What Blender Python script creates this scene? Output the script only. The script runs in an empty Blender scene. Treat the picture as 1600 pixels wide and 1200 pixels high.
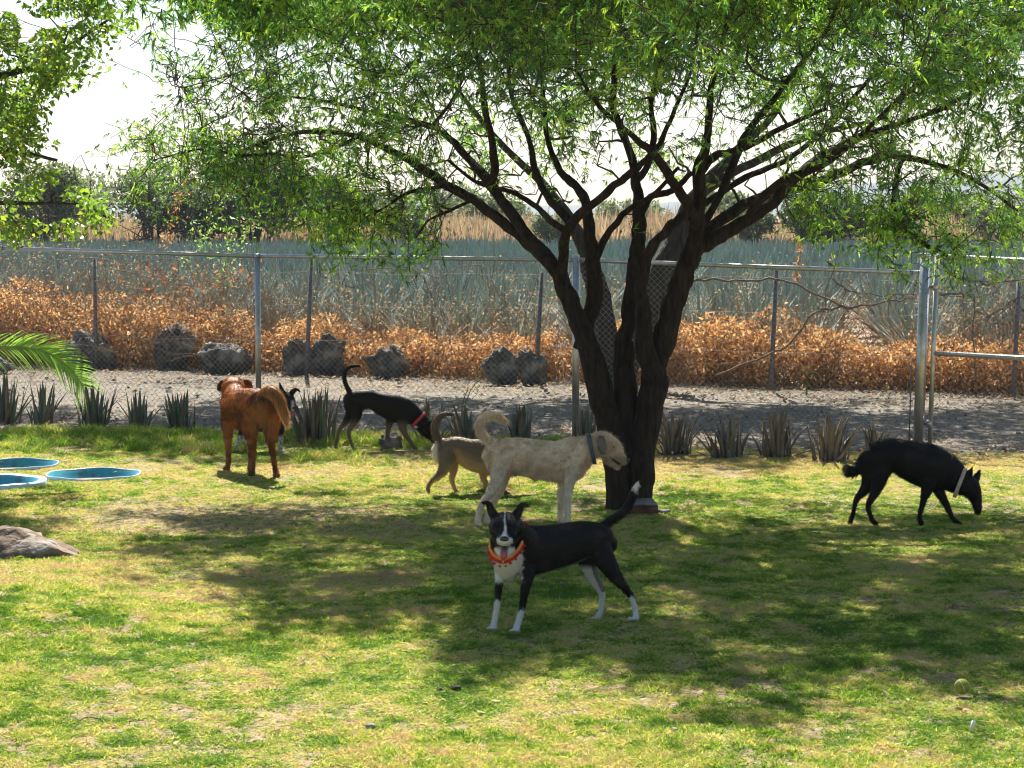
import bpy, math, random
import numpy as np
from mathutils import Vector, Matrix

random.seed(7)
RNG = np.random.default_rng(7)
SC = bpy.context.scene
COL = SC.collection

# ------------------------------------------------------------------ camera, sky, sun, exposure
CAM_H = 2.0
PITCH = math.radians(4.55)
FPX = 75.0 / 36.0 * 1600.0
cam_data = bpy.data.cameras.new('camera')
cam_data.lens = 75.0
cam_data.sensor_width = 36.0
cam_data.clip_start = 0.1
cam_data.clip_end = 6000.0
cam = bpy.data.objects.new('camera', cam_data)
cam.location = (0, 0, CAM_H)
cam.rotation_euler = (math.pi / 2 - PITCH, 0, 0)
COL.objects.link(cam)
SC.camera = cam

SUN_EL = math.radians(50.0)
SUN_AZ = math.radians(-3.0)          # measured from +Y towards +X
world = bpy.data.worlds.new('World')
SC.world = world
world.use_nodes = True
wn = world.node_tree.nodes
wl = world.node_tree.links
sky = wn.new('ShaderNodeTexSky')
sky.sky_type = 'NISHITA'
sky.sun_disc = False
sky.sun_elevation = SUN_EL
sky.sun_rotation = SUN_AZ
sky.air_density = 1.0
sky.dust_density = 0.8
sky.ozone_density = 1.0
wl.new(sky.outputs[0], wn['Background'].inputs['Color'])
wn['Background'].inputs['Strength'].default_value = 0.05

sun_data = bpy.data.lights.new('sun', 'SUN')
sun_data.energy = 5.0
sun_data.angle = math.radians(0.53)
sun_data.color = (1.0, 0.94, 0.84)
sun = bpy.data.objects.new('sun', sun_data)
sdir = Vector((math.sin(SUN_AZ) * math.cos(SUN_EL), math.cos(SUN_AZ) * math.cos(SUN_EL), math.sin(SUN_EL)))
sun.rotation_euler = sdir.to_track_quat('Z', 'Y').to_euler()
sun.location = (0, 0, 30)
COL.objects.link(sun)

SC.view_settings.view_transform = 'Standard'
SC.view_settings.look = 'None'
SC.view_settings.exposure = 1.56
SC.view_settings.gamma = 1.0
SC.view_settings.use_curve_mapping = False
SC.cycles.pixel_filter_type = 'BLACKMAN_HARRIS'
SC.cycles.filter_width = 1.15
SC.cycles.max_bounces = 8
SC.cycles.diffuse_bounces = 3
SC.cycles.transmission_bounces = 4
SC.cycles.volume_bounces = 0
SC.cycles.sample_clamp_indirect = 4.0

# ------------------------------------------------------------------ numeric helpers
CP, SP_ = math.cos(PITCH), math.sin(PITCH)


def unproj(u, v, D):
    """world point seen at photo pixel (u, v) whose world Y is D"""
    u = np.asarray(u, float); v = np.asarray(v, float); D = np.asarray(D, float)
    x = (u - 800.0) / FPX
    y = (600.0 - v) / FPX
    dx, dy, dz = x, CP + y * SP_, y * CP - SP_
    t = D / dy
    return np.stack(np.broadcast_arrays(dx * t, D, CAM_H + dz * t), -1)


def gdist(v):
    y = (600.0 - v) / FPX
    t = CAM_H / (SP_ - y * CP)
    return t * (CP + y * SP_)


def ground(u, v):
    D = gdist(v)
    p = unproj(u, v, D)
    return p


def project(P):
    P = np.asarray(P, float)
    rel = P - np.array([0, 0, CAM_H])
    fz = rel[..., 1] * CP - rel[..., 2] * SP_
    uy = rel[..., 1] * SP_ + rel[..., 2] * CP
    return 800 + rel[..., 0] / fz * FPX, 600 - uy / fz * FPX


_PERM = np.random.default_rng(3).random((256, 256))


def vnoise(x, y):
    x = np.asarray(x, float); y = np.asarray(y, float)
    xi = np.floor(x).astype(int); yi = np.floor(y).astype(int)
    fx = x - xi; fy = y - yi
    fx = fx * fx * (3 - 2 * fx); fy = fy * fy * (3 - 2 * fy)
    a = _PERM[xi & 255, yi & 255]; b = _PERM[(xi + 1) & 255, yi & 255]
    c = _PERM[xi & 255, (yi + 1) & 255]; d = _PERM[(xi + 1) & 255, (yi + 1) & 255]
    return (a * (1 - fx) + b * fx) * (1 - fy) + (c * (1 - fx) + d * fx) * fy


def fbm(x, y, o=4):
    s = 0; a = 0.5; t = 0
    for i in range(o):
        s = s + a * vnoise(x * 2 ** i + 17.3 * i, y * 2 ** i + 9.1 * i); t += a; a *= 0.5
    return s / t


def sstep(a, b, x):
    t = np.clip((np.asarray(x, float) - a) / (b - a), 0, 1)
    return t * t * (3 - 2 * t)


def near_Y(X):
    return 18.3 - 0.29 * (X - 3.5)


def near_at(u):
    return (18.3 + 0.29 * 3.5) / (1 + 0.29 * (u - 800) / FPX)


def far_Y(X):
    return 24.1 - 0.39 * (X - 2.96)


def far_at(u):
    return (24.1 + 0.39 * 2.96) / (1 + 0.39 * (u - 800) / FPX)


def lawn_z(x, y):
    x = np.asarray(x, float); y = np.asarray(y, float)
    m = 0.16 * np.exp(-((x + 3.0) / 1.25) ** 2 - ((y - 10.3) / 1.7) ** 2)
    r = (fbm(x * 1.3, y * 1.3, 3) - 0.5) * 0.03 * sstep(7, 8, y) * 1.0
    r = r + (fbm(x * 7, y * 7, 2) - 0.5) * 0.016
    return m + r


# ------------------------------------------------------------------ mesh helpers
def np_mesh(name, V, faces, col=None, smooth=False):
    """faces: list of int arrays (m,k)"""
    me = bpy.data.meshes.new(name)
    V = np.asarray(V, dtype=np.float32).reshape(-1, 3)
    me.vertices.add(len(V))
    me.vertices.foreach_set('co', V.ravel())
    faces = [np.asarray(f, dtype=np.int32) for f in faces if len(f)]
    nl = sum(f.size for f in faces); nf = sum(len(f) for f in faces)
    me.loops.add(nl)
    me.loops.foreach_set('vertex_index', np.concatenate([f.ravel() for f in faces]))
    me.polygons.add(nf)
    tot = np.concatenate([np.full(len(f), f.shape[1], dtype=np.int32) for f in faces])
    st = np.concatenate([[0], np.cumsum(tot)[:-1]]).astype(np.int32)
    me.polygons.foreach_set('loop_start', st)
    me.polygons.foreach_set('loop_total', tot)
    if smooth:
        me.polygons.foreach_set('use_smooth', np.ones(nf, dtype=bool))
    me.update(calc_edges=True)
    if col is not None:
        a = me.color_attributes.new('Col', 'FLOAT_COLOR', 'POINT')
        c = np.ones((len(V), 4), dtype=np.float32); c[:, :3] = col
        a.data.foreach_set('color', c.ravel())
    return me


class Acc:
    def __init__(self):
        self.V = []; self.F = {}; self.C = []; self.n = 0

    def add(self, V, F, col=None):
        V = np.asarray(V, float).reshape(-1, 3)
        for f in (F if isinstance(F, list) and len(F) and isinstance(F[0], np.ndarray) else [np.asarray(F)]):
            if len(f):
                self.F.setdefault(f.shape[1], []).append(f + self.n)
        self.V.append(V)
        if col is not None:
            c = np.asarray(col, float)
            self.C.append(np.broadcast_to(c, (len(V), 3)))
        self.n += len(V)

    def mesh(self, name, smooth=False, origin=(0, 0, 0)):
        V = np.concatenate(self.V) - np.array(origin)
        F = [np.concatenate(v) for v in self.F.values()]
        C = np.concatenate(self.C) if self.C else None
        return np_mesh(name, V, F, C, smooth)


def catmull(P, n):
    P = np.asarray(P, float)
    if len(P) < 3:
        t = np.linspace(0, 1, n * (len(P) - 1) + 1)[:, None]
        return P[0] * (1 - t) + P[-1] * t
    Q = np.vstack([2 * P[0] - P[1], P, 2 * P[-1] - P[-2]])
    out = []
    for i in range(1, len(Q) - 2):
        for k in range(n):
            t = k / n
            a, b, c, d = Q[i - 1], Q[i], Q[i + 1], Q[i + 2]
            out.append(0.5 * ((2 * b) + (-a + c) * t + (2 * a - 5 * b + 4 * c - d) * t * t + (-a + 3 * b - 3 * c + d) * t ** 3))
    out.append(P[-1])
    return np.array(out)


def frames(P, ref=None):
    P = np.asarray(P, float)
    T = np.gradient(P, axis=0)
    T /= np.linalg.norm(T, axis=1)[:, None] + 1e-9
    if ref is None:
        ref = np.array([0, 0, 1.0]) if abs(T[0][2]) < 0.8 else np.array([0, 1.0, 0])
    A = []; b = np.array(ref, float)
    for t in T:
        b = b - t * b.dot(t)
        nb = np.linalg.norm(b)
        if nb < 1e-4:
            b = np.array([1.0, 0, 0]) - t * t[0]; nb = np.linalg.norm(b)
        b = b / nb
        A.append(b.copy())
    B = np.array(A)
    return T, B, np.cross(T, B)


def tube(P, R, sides=6, ref=None, cap=True, flat=None, lump=0.0):
    """tube round polyline P with radii R (n,) ; flat (n,) radius on the other axis"""
    P = np.asarray(P, float); n = len(P)
    R = np.broadcast_to(np.asarray(R, float), (n,)).copy()
    R2 = R if flat is None else np.broadcast_to(np.asarray(flat, float), (n,))
    T, B, A = frames(P, ref)
    ang = np.linspace(0, 2 * math.pi, sides, endpoint=False)
    ca, sa = np.cos(ang), np.sin(ang)
    k = np.ones((n, sides))
    if lump:
        k = 1 + lump * (vnoise(np.arange(n)[:, None] * 0.35 + np.zeros(sides), np.arange(sides)[None, :] * 0.8 + P[0][0] * 7 + np.zeros((n, 1))) - 0.5) * 2
    V = P[:, None, :] + B[:, None, :] * (ca[None, :] * R[:, None] * k)[..., None] + A[:, None, :] * (sa[None, :] * R2[:, None] * k)[..., None]
    V = V.reshape(-1, 3)
    i = np.arange(n - 1)[:, None] * sides; j = np.arange(sides)[None, :]; j2 = (j + 1) % sides
    F = np.stack([i + j, i + j2, i + sides + j2, i + sides + j], -1).reshape(-1, 4)
    Fs = [F]
    if cap:
        V = np.vstack([V, P[0], P[-1]])
        c0, c1 = n * sides, n * sides + 1
        jj = np.arange(sides); j2 = (jj + 1) % sides
        Fs.append(np.stack([np.full(sides, c0), j2, jj], -1))
        b0 = (n - 1) * sides
        Fs.append(np.stack([np.full(sides, c1), b0 + jj, b0 + j2], -1))
    return V, Fs


def box_vf(sx, sy, sz, jit=0.0):
    V = np.array([[x, y, z] for z in (0, 1) for y in (-.5, .5) for x in (-.5, .5)]) * [sx, sy, sz]
    if jit:
        V = V + RNG.normal(0, jit, V.shape)
    F = np.array([[0, 2, 3, 1], [4, 5, 7, 6], [0, 1, 5, 4], [2, 6, 7, 3], [0, 4, 6, 2], [1, 3, 7, 5]])
    return V, F


def ico(sub=3):
    import bmesh
    bm = bmesh.new()
    bmesh.ops.create_icosphere(bm, subdivisions=sub, radius=1.0)
    V = np.array([v.co[:] for v in bm.verts]); F = np.array([[v.index for v in f.verts] for f in bm.faces])
    bm.free()
    return V, F


# ------------------------------------------------------------------ object helpers
def obj(name, me, m=None, parent=None, loc=(0, 0, 0), kind=None):
    o = bpy.data.objects.new(name, me)
    COL.objects.link(o)
    if m is not None and me is not None and len(me.materials) == 0:
        me.materials.append(m)
    o.location = loc
    if parent is not None:
        o.parent = parent
    if kind:
        o['kind'] = kind
    return o


def tag(o, label, cat, group=None, kind=None):
    o['label'] = label; o['category'] = cat
    if group: o['group'] = group
    if kind: o['kind'] = kind
    return o


def empty(name, loc, label, cat, group=None):
    o = bpy.data.objects.new(name, None)
    o.location = tuple(float(c) for c in loc); o.empty_display_size = 0.1
    COL.objects.link(o)
    return tag(o, label, cat, group)


# ------------------------------------------------------------------ materials
def mat_new(name):
    m = bpy.data.materials.new(name); m.use_nodes = True
    nt = m.node_tree
    return m, nt, nt.nodes, nt.links, nt.nodes['Principled BSDF']


def mat_noise(name, c1, c2, scale=5, rough=0.8, bump=0.0, bscale=None, detail=6, metal=0.0, spec=0.3, stretch=None, c3=None, scale2=None):
    m, nt, N, L, P = mat_new(name)
    tc = N.new('ShaderNodeTexCoord'); mp = N.new('ShaderNodeMapping')
    L.new(tc.outputs['Object'], mp.inputs[0])
    if stretch: mp.inputs['Scale'].default_value = stretch
    n = N.new('ShaderNodeTexNoise'); n.inputs['Scale'].default_value = scale; n.inputs['Detail'].default_value = detail
    n.inputs['Roughness'].default_value = 0.65
    L.new(mp.outputs[0], n.inputs['Vector'])
    r = N.new('ShaderNodeValToRGB')
    r.color_ramp.elements[0].position = 0.32; r.color_ramp.elements[1].position = 0.68
    r.color_ramp.elements[0].color = (*c1, 1); r.color_ramp.elements[1].color = (*c2, 1)
    L.new(n.outputs['Fac'], r.inputs[0])
    out = r.outputs[0]
    if c3:
        n2 = N.new('ShaderNodeTexNoise'); n2.inputs['Scale'].default_value = scale2 or scale * 4; n2.inputs['Detail'].default_value = 4
        L.new(mp.outputs[0], n2.inputs['Vector'])
        r2 = N.new('ShaderNodeValToRGB'); r2.color_ramp.elements[0].position = 0.52; r2.color_ramp.elements[1].position = 0.66
        mx = N.new('ShaderNodeMixRGB'); mx.inputs[2].default_value = (*c3, 1)
        L.new(n2.outputs['Fac'], r2.inputs[0]); L.new(r2.outputs[0], mx.inputs[0]); L.new(out, mx.inputs[1])
        out = mx.outputs[0]
    L.new(out, P.inputs['Base Color'])
    P.inputs['Roughness'].default_value = rough; P.inputs['Metallic'].default_value = metal
    P.inputs['Specular IOR Level'].default_value = spec
    if bump:
        nb = N.new('ShaderNodeTexNoise'); nb.inputs['Scale'].default_value = bscale or scale * 3; nb.inputs['Detail'].default_value = 8
        L.new(mp.outputs[0], nb.inputs['Vector'])
        b = N.new('ShaderNodeBump'); b.inputs['Strength'].default_value = 1.0; b.inputs['Distance'].default_value = bump
        L.new(nb.outputs['Fac'], b.inputs['Height']); L.new(b.outputs[0], P.inputs['Normal'])
    return m


def mat_leafy(name, trans=0.45, rough=0.5, spec=0.3, gain=(1.0, 1.0, 1.0), tgain=(1.25, 1.3, 0.7)):
    """vertex-coloured thin leaf that lets light through"""
    m, nt, N, L, P = mat_new(name)
    at = N.new('ShaderNodeAttribute'); at.attribute_name = 'Col'
    P.inputs['Roughness'].default_value = rough; P.inputs['Specular IOR Level'].default_value = spec
    L.new(at.outputs['Color'], P.inputs['Base Color'])
    tr = N.new('ShaderNodeBsdfTranslucent')
    mul = N.new('ShaderNodeMixRGB'); mul.blend_type = 'MULTIPLY'; mul.inputs[0].default_value = 1; mul.inputs[2].default_value = (*tgain, 1)
    L.new(at.outputs['Color'], mul.inputs[1]); L.new(mul.outputs[0], tr.inputs['Color'])
    mix = N.new('ShaderNodeMixShader'); mix.inputs[0].default_value = trans
    L.new(P.outputs[0], mix.inputs[1]); L.new(tr.outputs[0], mix.inputs[2])
    L.new(mix.outputs[0], N['Material Output'].inputs['Surface'])
    return m


def mat_plain(name, c, rough=0.6, metal=0.0, spec=0.4):
    return mat_noise(name, tuple(x * 0.85 for x in c), tuple(min(1, x * 1.12) for x in c), scale=20, rough=rough, metal=metal, spec=spec)


def mat_grass(name, flat=False):
    """blade colour chosen by where the blade stands (green / straw / dry patches)"""
    m, nt, N, L, P = mat_new(name)
    geo = N.new('ShaderNodeNewGeometry')
    oi = N.new('ShaderNodeObjectInfo')
    big = N.new('ShaderNodeTexNoise'); big.inputs['Scale'].default_value = 0.9; big.inputs['Detail'].default_value = 5; big.inputs['Roughness'].default_value = 0.65
    fine = N.new('ShaderNodeTexNoise'); fine.inputs['Scale'].default_value = 34; fine.inputs['Detail'].default_value = 3
    L.new(geo.outputs['Position'], big.inputs['Vector']); L.new(geo.outputs['Position'], fine.inputs['Vector'])
    at = N.new('ShaderNodeAttribute'); at.attribute_name = 'Col'
    sx = N.new('ShaderNodeSeparateColor'); L.new(at.outputs['Color'], sx.inputs[0])
    # f = big*1.5 + fine*.9 + rand*.5 + blade*.5
    def mm(op, a, b):
        x = N.new('ShaderNodeMath'); x.operation = op
        for i, s in enumerate((a, b)):
            if isinstance(s, (int, float)): x.inputs[i].default_value = s
            else: L.new(s, x.inputs[i])
        return x.outputs[0]
    dr = N.new('ShaderNodeAttribute'); dr.attribute_type = 'INSTANCER'; dr.attribute_name = 'dry'
    f = mm('ADD', dr.outputs['Fac'], mm('MULTIPLY', fine.outputs['Fac'], 0.6))
    f = mm('ADD', f, mm('MULTIPLY', oi.outputs['Random'], 0.42))
    f = mm('ADD', f, mm('MULTIPLY', sx.outputs[0], 0.46))
    f = mm('SUBTRACT', f, 0.74)
    r = N.new('ShaderNodeValToRGB')
    e = r.color_ramp.elements
    e[0].position = 0.0; e[0].color = (0.085, 0.18, 0.022, 1)
    e[1].position = 1.0; e[1].color = (0.50, 0.39, 0.23, 1)
    for p, c in ((0.26, (0.13, 0.27, 0.028)), (0.44, (0.27, 0.38, 0.045)), (0.58, (0.41, 0.47, 0.095)), (0.76, (0.58, 0.53, 0.22))):
        k = e.new(p); k.color = (*c, 1)
    L.new(f, r.inputs[0])
    L.new(r.outputs[0], P.inputs['Base Color'])
    P.inputs['Roughness'].default_value = 0.55; P.inputs['Specular IOR Level'].default_value = 0.25
    tr = N.new('ShaderNodeBsdfTranslucent')
    mul = N.new('ShaderNodeMixRGB'); mul.blend_type = 'MULTIPLY'; mul.inputs[0].default_value = 1; mul.inputs[2].default_value = (1.25, 1.2, 0.75, 1)
    L.new(r.outputs[0], mul.inputs[1]); L.new(mul.outputs[0], tr.inputs['Color'])
    mix = N.new('ShaderNodeMixShader'); mix.inputs[0].default_value = 0.42
    L.new(P.outputs[0], mix.inputs[1]); L.new(tr.outputs[0], mix.inputs[2])
    L.new(mix.outputs[0], N['Material Output'].inputs['Surface'])
    return m


M = {}
M['lawn'] = mat_noise('lawn_thatch', (0.15, 0.125, 0.06), (0.33, 0.25, 0.13), scale=9.0, rough=0.95, bump=0.02, bscale=40, detail=12, c3=(0.15, 0.10, 0.065), scale2=22)
M['soil'] = mat_noise('dry_soil', (0.22, 0.16, 0.11), (0.34, 0.26, 0.18), scale=0.8, rough=0.95, bump=0.03, bscale=10)
M['track'] = mat_noise('track_dirt', (0.105, 0.094, 0.078), (0.20, 0.175, 0.14), scale=3.5, rough=0.95, bump=0.03, bscale=22, detail=12, c3=(0.14, 0.125, 0.105), scale2=9)
M['grass'] = mat_grass('grass_blades')
M['bark'] = mat_noise('dark_bark', (0.014, 0.011, 0.009), (0.05, 0.038, 0.03), scale=9, rough=0.95, bump=0.035, bscale=14, stretch=(3.0, 3.0, 0.6), spec=0.15)
M['bark2'] = mat_noise('grey_bark', (0.022, 0.019, 0.017), (0.07, 0.06, 0.052), scale=7, rough=0.95, bump=0.03, bscale=12, stretch=(3, 3, 0.6))
M['twig'] = mat_noise('twig_bark', (0.03, 0.022, 0.018), (0.09, 0.07, 0.055), scale=12, rough=0.9)
M['deadwood'] = mat_noise('dead_wood', (0.12, 0.085, 0.06), (0.24, 0.18, 0.13), scale=12, rough=0.9)
M['leaf'] = mat_leafy('mesquite_leaf', 0.5)
M['leafL'] = mat_leafy('broad_leaf', 0.5, rough=0.35, spec=0.5)
M['dry'] = mat_leafy('dry_leaf', 0.45, rough=0.8, spec=0.1, tgain=(1.1, 1.0, 0.85))
M['agave'] = mat_leafy('agave_leaf', 0.05, rough=0.6, spec=0.35, tgain=(1, 1, 1))
M['fur'] = mat_leafy('fur', 0.30, rough=0.55, spec=0.15, tgain=(1.1, 1.0, 0.9))
M['coat'] = mat_leafy('coat', 0.0, rough=0.6, spec=0.2)
M['rock'] = mat_noise('volcanic_rock', (0.045, 0.043, 0.045), (0.22, 0.20, 0.185), scale=5, rough=0.95, bump=0.09, bscale=11, c3=(0.33, 0.30, 0.265), scale2=6)
M['rock_pale'] = mat_noise('weathered_rock', (0.07, 0.05, 0.037), (0.22, 0.165, 0.12), scale=5, rough=0.95, bump=0.05, bscale=9, c3=(0.34, 0.30, 0.26), scale2=8)
M['galv'] = mat_noise('galvanised_steel', (0.34, 0.35, 0.36), (0.52, 0.53, 0.54), scale=18, rough=0.38, metal=0.85, spec=0.5)
M['galv_old'] = mat_noise('weathered_post_paint', (0.10, 0.095, 0.11), (0.19, 0.18, 0.20), scale=14, rough=0.6, metal=0.2)
M['wire'] = mat_noise('fence_wire', (0.30, 0.30, 0.31), (0.46, 0.46, 0.46), scale=10, rough=0.45, metal=0.6)
M['pool'] = mat_noise('blue_plastic', (0.03, 0.24, 0.36), (0.05, 0.34, 0.46), scale=6, rough=0.35, spec=0.5, c3=(0.05, 0.16, 0.22), scale2=12)
M['rim'] = mat_noise('pale_blue_plastic', (0.30, 0.46, 0.62), (0.55, 0.68, 0.80), scale=9, rough=0.35, spec=0.5)
M['black_gloss'] = mat_plain('wet_black', (0.012, 0.011, 0.011), rough=0.25, spec=0.6)
M['tongue'] = mat_plain('tongue_pink', (0.33, 0.08, 0.09), rough=0.4)
M['orange'] = mat_noise('orange_cloth', (0.70, 0.08, 0.02), (0.85, 0.33, 0.06), scale=55, rough=0.9, c3=(0.75, 0.5, 0.35), scale2=90)
M['red'] = mat_plain('red_cloth', (0.55, 0.03, 0.02), rough=0.85)
M['collar_red'] = mat_plain('red_collar', (0.55, 0.05, 0.05), rough=0.6)
M['collar_pale'] = mat_noise('pale_collar', (0.42, 0.28, 0.22), (0.62, 0.52, 0.42), scale=30, rough=0.6)
M['collar_grey'] = mat_plain('grey_blue_collar', (0.075, 0.095, 0.11), rough=0.6)
M['white'] = mat_plain('white_paper', (0.75, 0.75, 0.73), rough=0.7)
M['tagblue'] = mat_plain('pale_blue_tag', (0.35, 0.5, 0.8), rough=0.4)
M['brick'] = mat_noise('brick_red', (0.11, 0.05, 0.035), (0.20, 0.09, 0.06), scale=14, rough=0.9, bump=0.01, bscale=40)
M['stone'] = mat_noise('grey_stone', (0.13, 0.13, 0.13), (0.27, 0.26, 0.25), scale=12, rough=0.9, bump=0.01, bscale=30)
M['ball'] = mat_noise('worn_tennis_felt', (0.17, 0.19, 0.03), (0.34, 0.36, 0.06), scale=60, rough=0.95, bump=0.004, bscale=300)
M['hill'] = mat_noise('far_hill', (0.06, 0.09, 0.10), (0.10, 0.13, 0.12), scale=0.01, rough=1)

# ------------------------------------------------------------------ ground sheets
# soil under everything, out to the horizon
xs = np.concatenate([[-3000, -800, -250], np.arange(-80, 81, 8), [250, 800, 3000]])
ys = np.concatenate([[-300, -60, -10], np.arange(0, 180, 8), [250, 600, 1500, 4500]])
gx, gy = np.meshgrid(xs, ys)


def grid_faces(nx, ny):
    i = np.arange(ny - 1)[:, None] * nx; j = np.arange(nx - 1)[None, :]
    return np.stack([i + j, i + j + 1, i + nx + j + 1, i + nx + j], -1).reshape(-1, 4)


g = obj('ground', np_mesh('ground', np.stack([gx, gy, np.full_like(gx, -0.05, dtype=float)], -1).reshape(-1, 3), [grid_faces(len(xs), len(ys))]), M['soil'], kind='structure')
g['label'] = 'dry brown soil under the field and beyond it'

# dirt track between the two fences
nx, ny = 230, 95
uu = np.linspace(-11.5, 11.5, nx); tt = np.linspace(0, 1, ny)
X, T = np.meshgrid(uu, tt)
Y0 = near_Y(X) - 1.6; Y1 = far_Y(X) + 1.5
Y = Y0 + (Y1 - Y0) * T
Z = -0.002 + (fbm(X * 3, Y * 3, 4) - 0.5) * 0.05 + (fbm(X * 0.8, Y * 2.0, 2) - 0.5) * 0.04 - 0.03 * np.exp(-((T - 0.42) / 0.06) ** 2) - 0.03 * np.exp(-((T - 0.68) / 0.06) ** 2) - 0.07 * (1 - sstep(0.12, 0.2, T))
o = obj('dirt_track', np_mesh('dirt_track', np.stack([X, Y, Z], -1).reshape(-1, 3), [grid_faces(nx, ny)], smooth=True), M['track'], kind='structure')
o['label'] = 'pale rutted dirt track between the two fences'


# lawn
def lawn_edge(X):
    return near_Y(X) - 0.55 + (fbm(X * 1.7, X * 0 + 3.3, 3) - 0.5) * 0.9


nx, ny = 260, 330
uu = np.linspace(-9.5, 9.5, nx); tt = np.linspace(0, 1, ny)
X, T = np.meshgrid(uu, tt)
Y = 1.0 + (lawn_edge(X) - 1.0) * T
Z = lawn_z(X, Y) - 0.03 * sstep(0.96, 1.0, T)
o = obj('lawn', np_mesh('lawn', np.stack([X, Y, Z], -1).reshape(-1, 3), [grid_faces(nx, ny)], smooth=True), M['lawn'], kind='structure')
o['label'] = 'patchy green and straw coloured lawn of the dog run'


def LZ(x, y):
    return lawn_z(x, y)


# far hills: low bluish ridge on the right of the horizon
hx = np.linspace(-700, 1100, 120)
hz = 3 + 26 * np.exp(-((hx - 360) / 190) ** 2) + 16 * np.exp(-((hx - 640) / 160) ** 2) + 9 * fbm(hx * 0.01, hx * 0 + 1.0, 4) + 8 * np.exp(-((hx + 120) / 160) ** 2)
rows = []
for k, (dy, f) in enumerate(((0, 0), (60, 0.45), (130, 0.8), (210, 1.0), (420, 0.3))):
    rows.append(np.stack([hx, np.full_like(hx, 1500 + dy), -1 + hz * f], -1))
o = obj('hills', np_mesh('hills', np.concatenate(rows), [grid_faces(len(hx), 5)], smooth=True), M['hill'], kind='structure')


# ------------------------------------------------------------------ scatter (stuff only): geometry nodes instancing
def scatter(name, pts, rot, scl, templates, idx, label, kind='stuff', dry=None):
    tc = bpy.data.collections.new(name + '_templates')
    for i, me in enumerate(templates):
        t = bpy.data.objects.new('%s_template_%02d' % (name, i), me); tc.objects.link(t)
    me = bpy.data.meshes.new(name)
    me.vertices.add(len(pts)); me.vertices.foreach_set('co', np.asarray(pts, np.float32).ravel())
    a = me.attributes.new('rot', 'FLOAT_VECTOR', 'POINT'); a.data.foreach_set('vector', np.asarray(rot, np.float32).ravel())
    a = me.attributes.new('scl', 'FLOAT', 'POINT'); a.data.foreach_set('value', np.asarray(scl, np.float32))
    a = me.attributes.new('idx', 'INT', 'POINT'); a.data.foreach_set('value', np.asarray(idx, np.int32))
    if dry is not None:
        a = me.attributes.new('dry', 'FLOAT', 'POINT'); a.data.foreach_set('value', np.asarray(dry, np.float32))
    o = obj(name, me, None, kind=kind); o['label'] = label
    ng = bpy.data.node_groups.new(name + '_scatter', 'GeometryNodeTree')
    ng.interface.new_socket('Geometry', in_out='INPUT', socket_type='NodeSocketGeometry')
    ng.interface.new_socket('Geometry', in_out='OUTPUT', socket_type='NodeSocketGeometry')
    n = ng.nodes; l = ng.links
    gi = n.new('NodeGroupInput'); go = n.new('NodeGroupOutput')
    ci = n.new('GeometryNodeCollectionInfo'); ci.inputs['Collection'].default_value = tc
    ci.inputs['Separate Children'].default_value = True; ci.inputs['Reset Children'].default_value = True
    ip = n.new('GeometryNodeInstanceOnPoints'); ip.inputs['Pick Instance'].default_value = True

    def na(nm, t):
        x = n.new('GeometryNodeInputNamedAttribute'); x.data_type = t; x.inputs['Name'].default_value = nm
        return [s for s in x.outputs if s.enabled and s.name == 'Attribute'][0]
    l.new(gi.outputs[0], ip.inputs['Points']); l.new(ci.outputs[0], ip.inputs['Instance'])
    l.new(na('idx', 'INT'), ip.inputs['Instance Index'])
    l.new(na('rot', 'FLOAT_VECTOR'), ip.inputs['Rotation'])
    l.new(na('scl', 'FLOAT'), ip.inputs['Scale'])
    l.new(ip.outputs[0], go.inputs[0])
    md = o.modifiers.new('scatter', 'NODES'); md.node_group = ng
    return o


def blade_batch(P, D, L, W, bend, segs=2, side=None):
    """many blades: base P (n,3), direction D (n,3), length L, width W, bend (n,3) added quadratically. returns V,F"""
    n = len(P)
    if side is None:
        side = np.cross(D, RNG.normal(0, 1, (n, 3)))
    side = side / (np.linalg.norm(side, axis=1)[:, None] + 1e-9)
    rows = []
    for k in range(segs + 1):
        t = k / segs
        c = P + D * (L * t)[:, None] + bend * (L * t * t)[:, None]
        w = W * (1 - t) * (1.0 if k else 0.75) if segs > 1 else W
        if segs > 1 and k == 1: w = W * 0.9
        if k < segs:
            rows.append(c - side * (w / 2)[:, None]); rows.append(c + side * (w / 2)[:, None])
        else:
            rows.append(c)
    m = len(rows)
    V = np.stack(rows, 1).reshape(-1, 3)
    b = (np.arange(n) * m)[:, None]
    Fs = []
    for k in range(segs - 1):
        Fs.append(b + np.array([[2 * k, 2 * k + 1, 2 * k + 3, 2 * k + 2]]))
    F3 = b + np.array([[2 * segs - 2, 2 * segs - 1, 2 * segs]])
    return V, ([np.concatenate(Fs)] if Fs else []) + [F3], m


def tuft_mesh(name, n, rad, lmin, lmax, w, lean, seed):
    r = np.random.default_rng(seed)
    a = r.random(n) * 6.283; q = np.sqrt(r.random(n)) * rad
    P = np.stack([np.cos(a) * q, np.sin(a) * q, np.full(n, -0.004)], -1)
    a2 = r.random(n) * 6.283; ln = lean[0] + (lean[1] - lean[0]) * r.random(n)
    D = np.stack([np.cos(a2) * np.sin(ln), np.sin(a2) * np.sin(ln), np.cos(ln)], -1)
    L = lmin + (lmax - lmin) * r.random(n)
    bend = np.stack([np.cos(a2) * 0.35, np.sin(a2) * 0.35, -0.30 * np.ones(n)], -1) * (0.4 + r.random(n))[:, None]
    V, F, m = blade_batch(P, D, L, np.full(n, w) * (0.7 + 0.6 * r.random(n)), bend, 2)
    c = np.repeat(r.random(n), m)
    me = np_mesh(name, V, F, np.stack([c, c, c], -1))
    me.materials.append(M['grass'])
    return me


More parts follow.
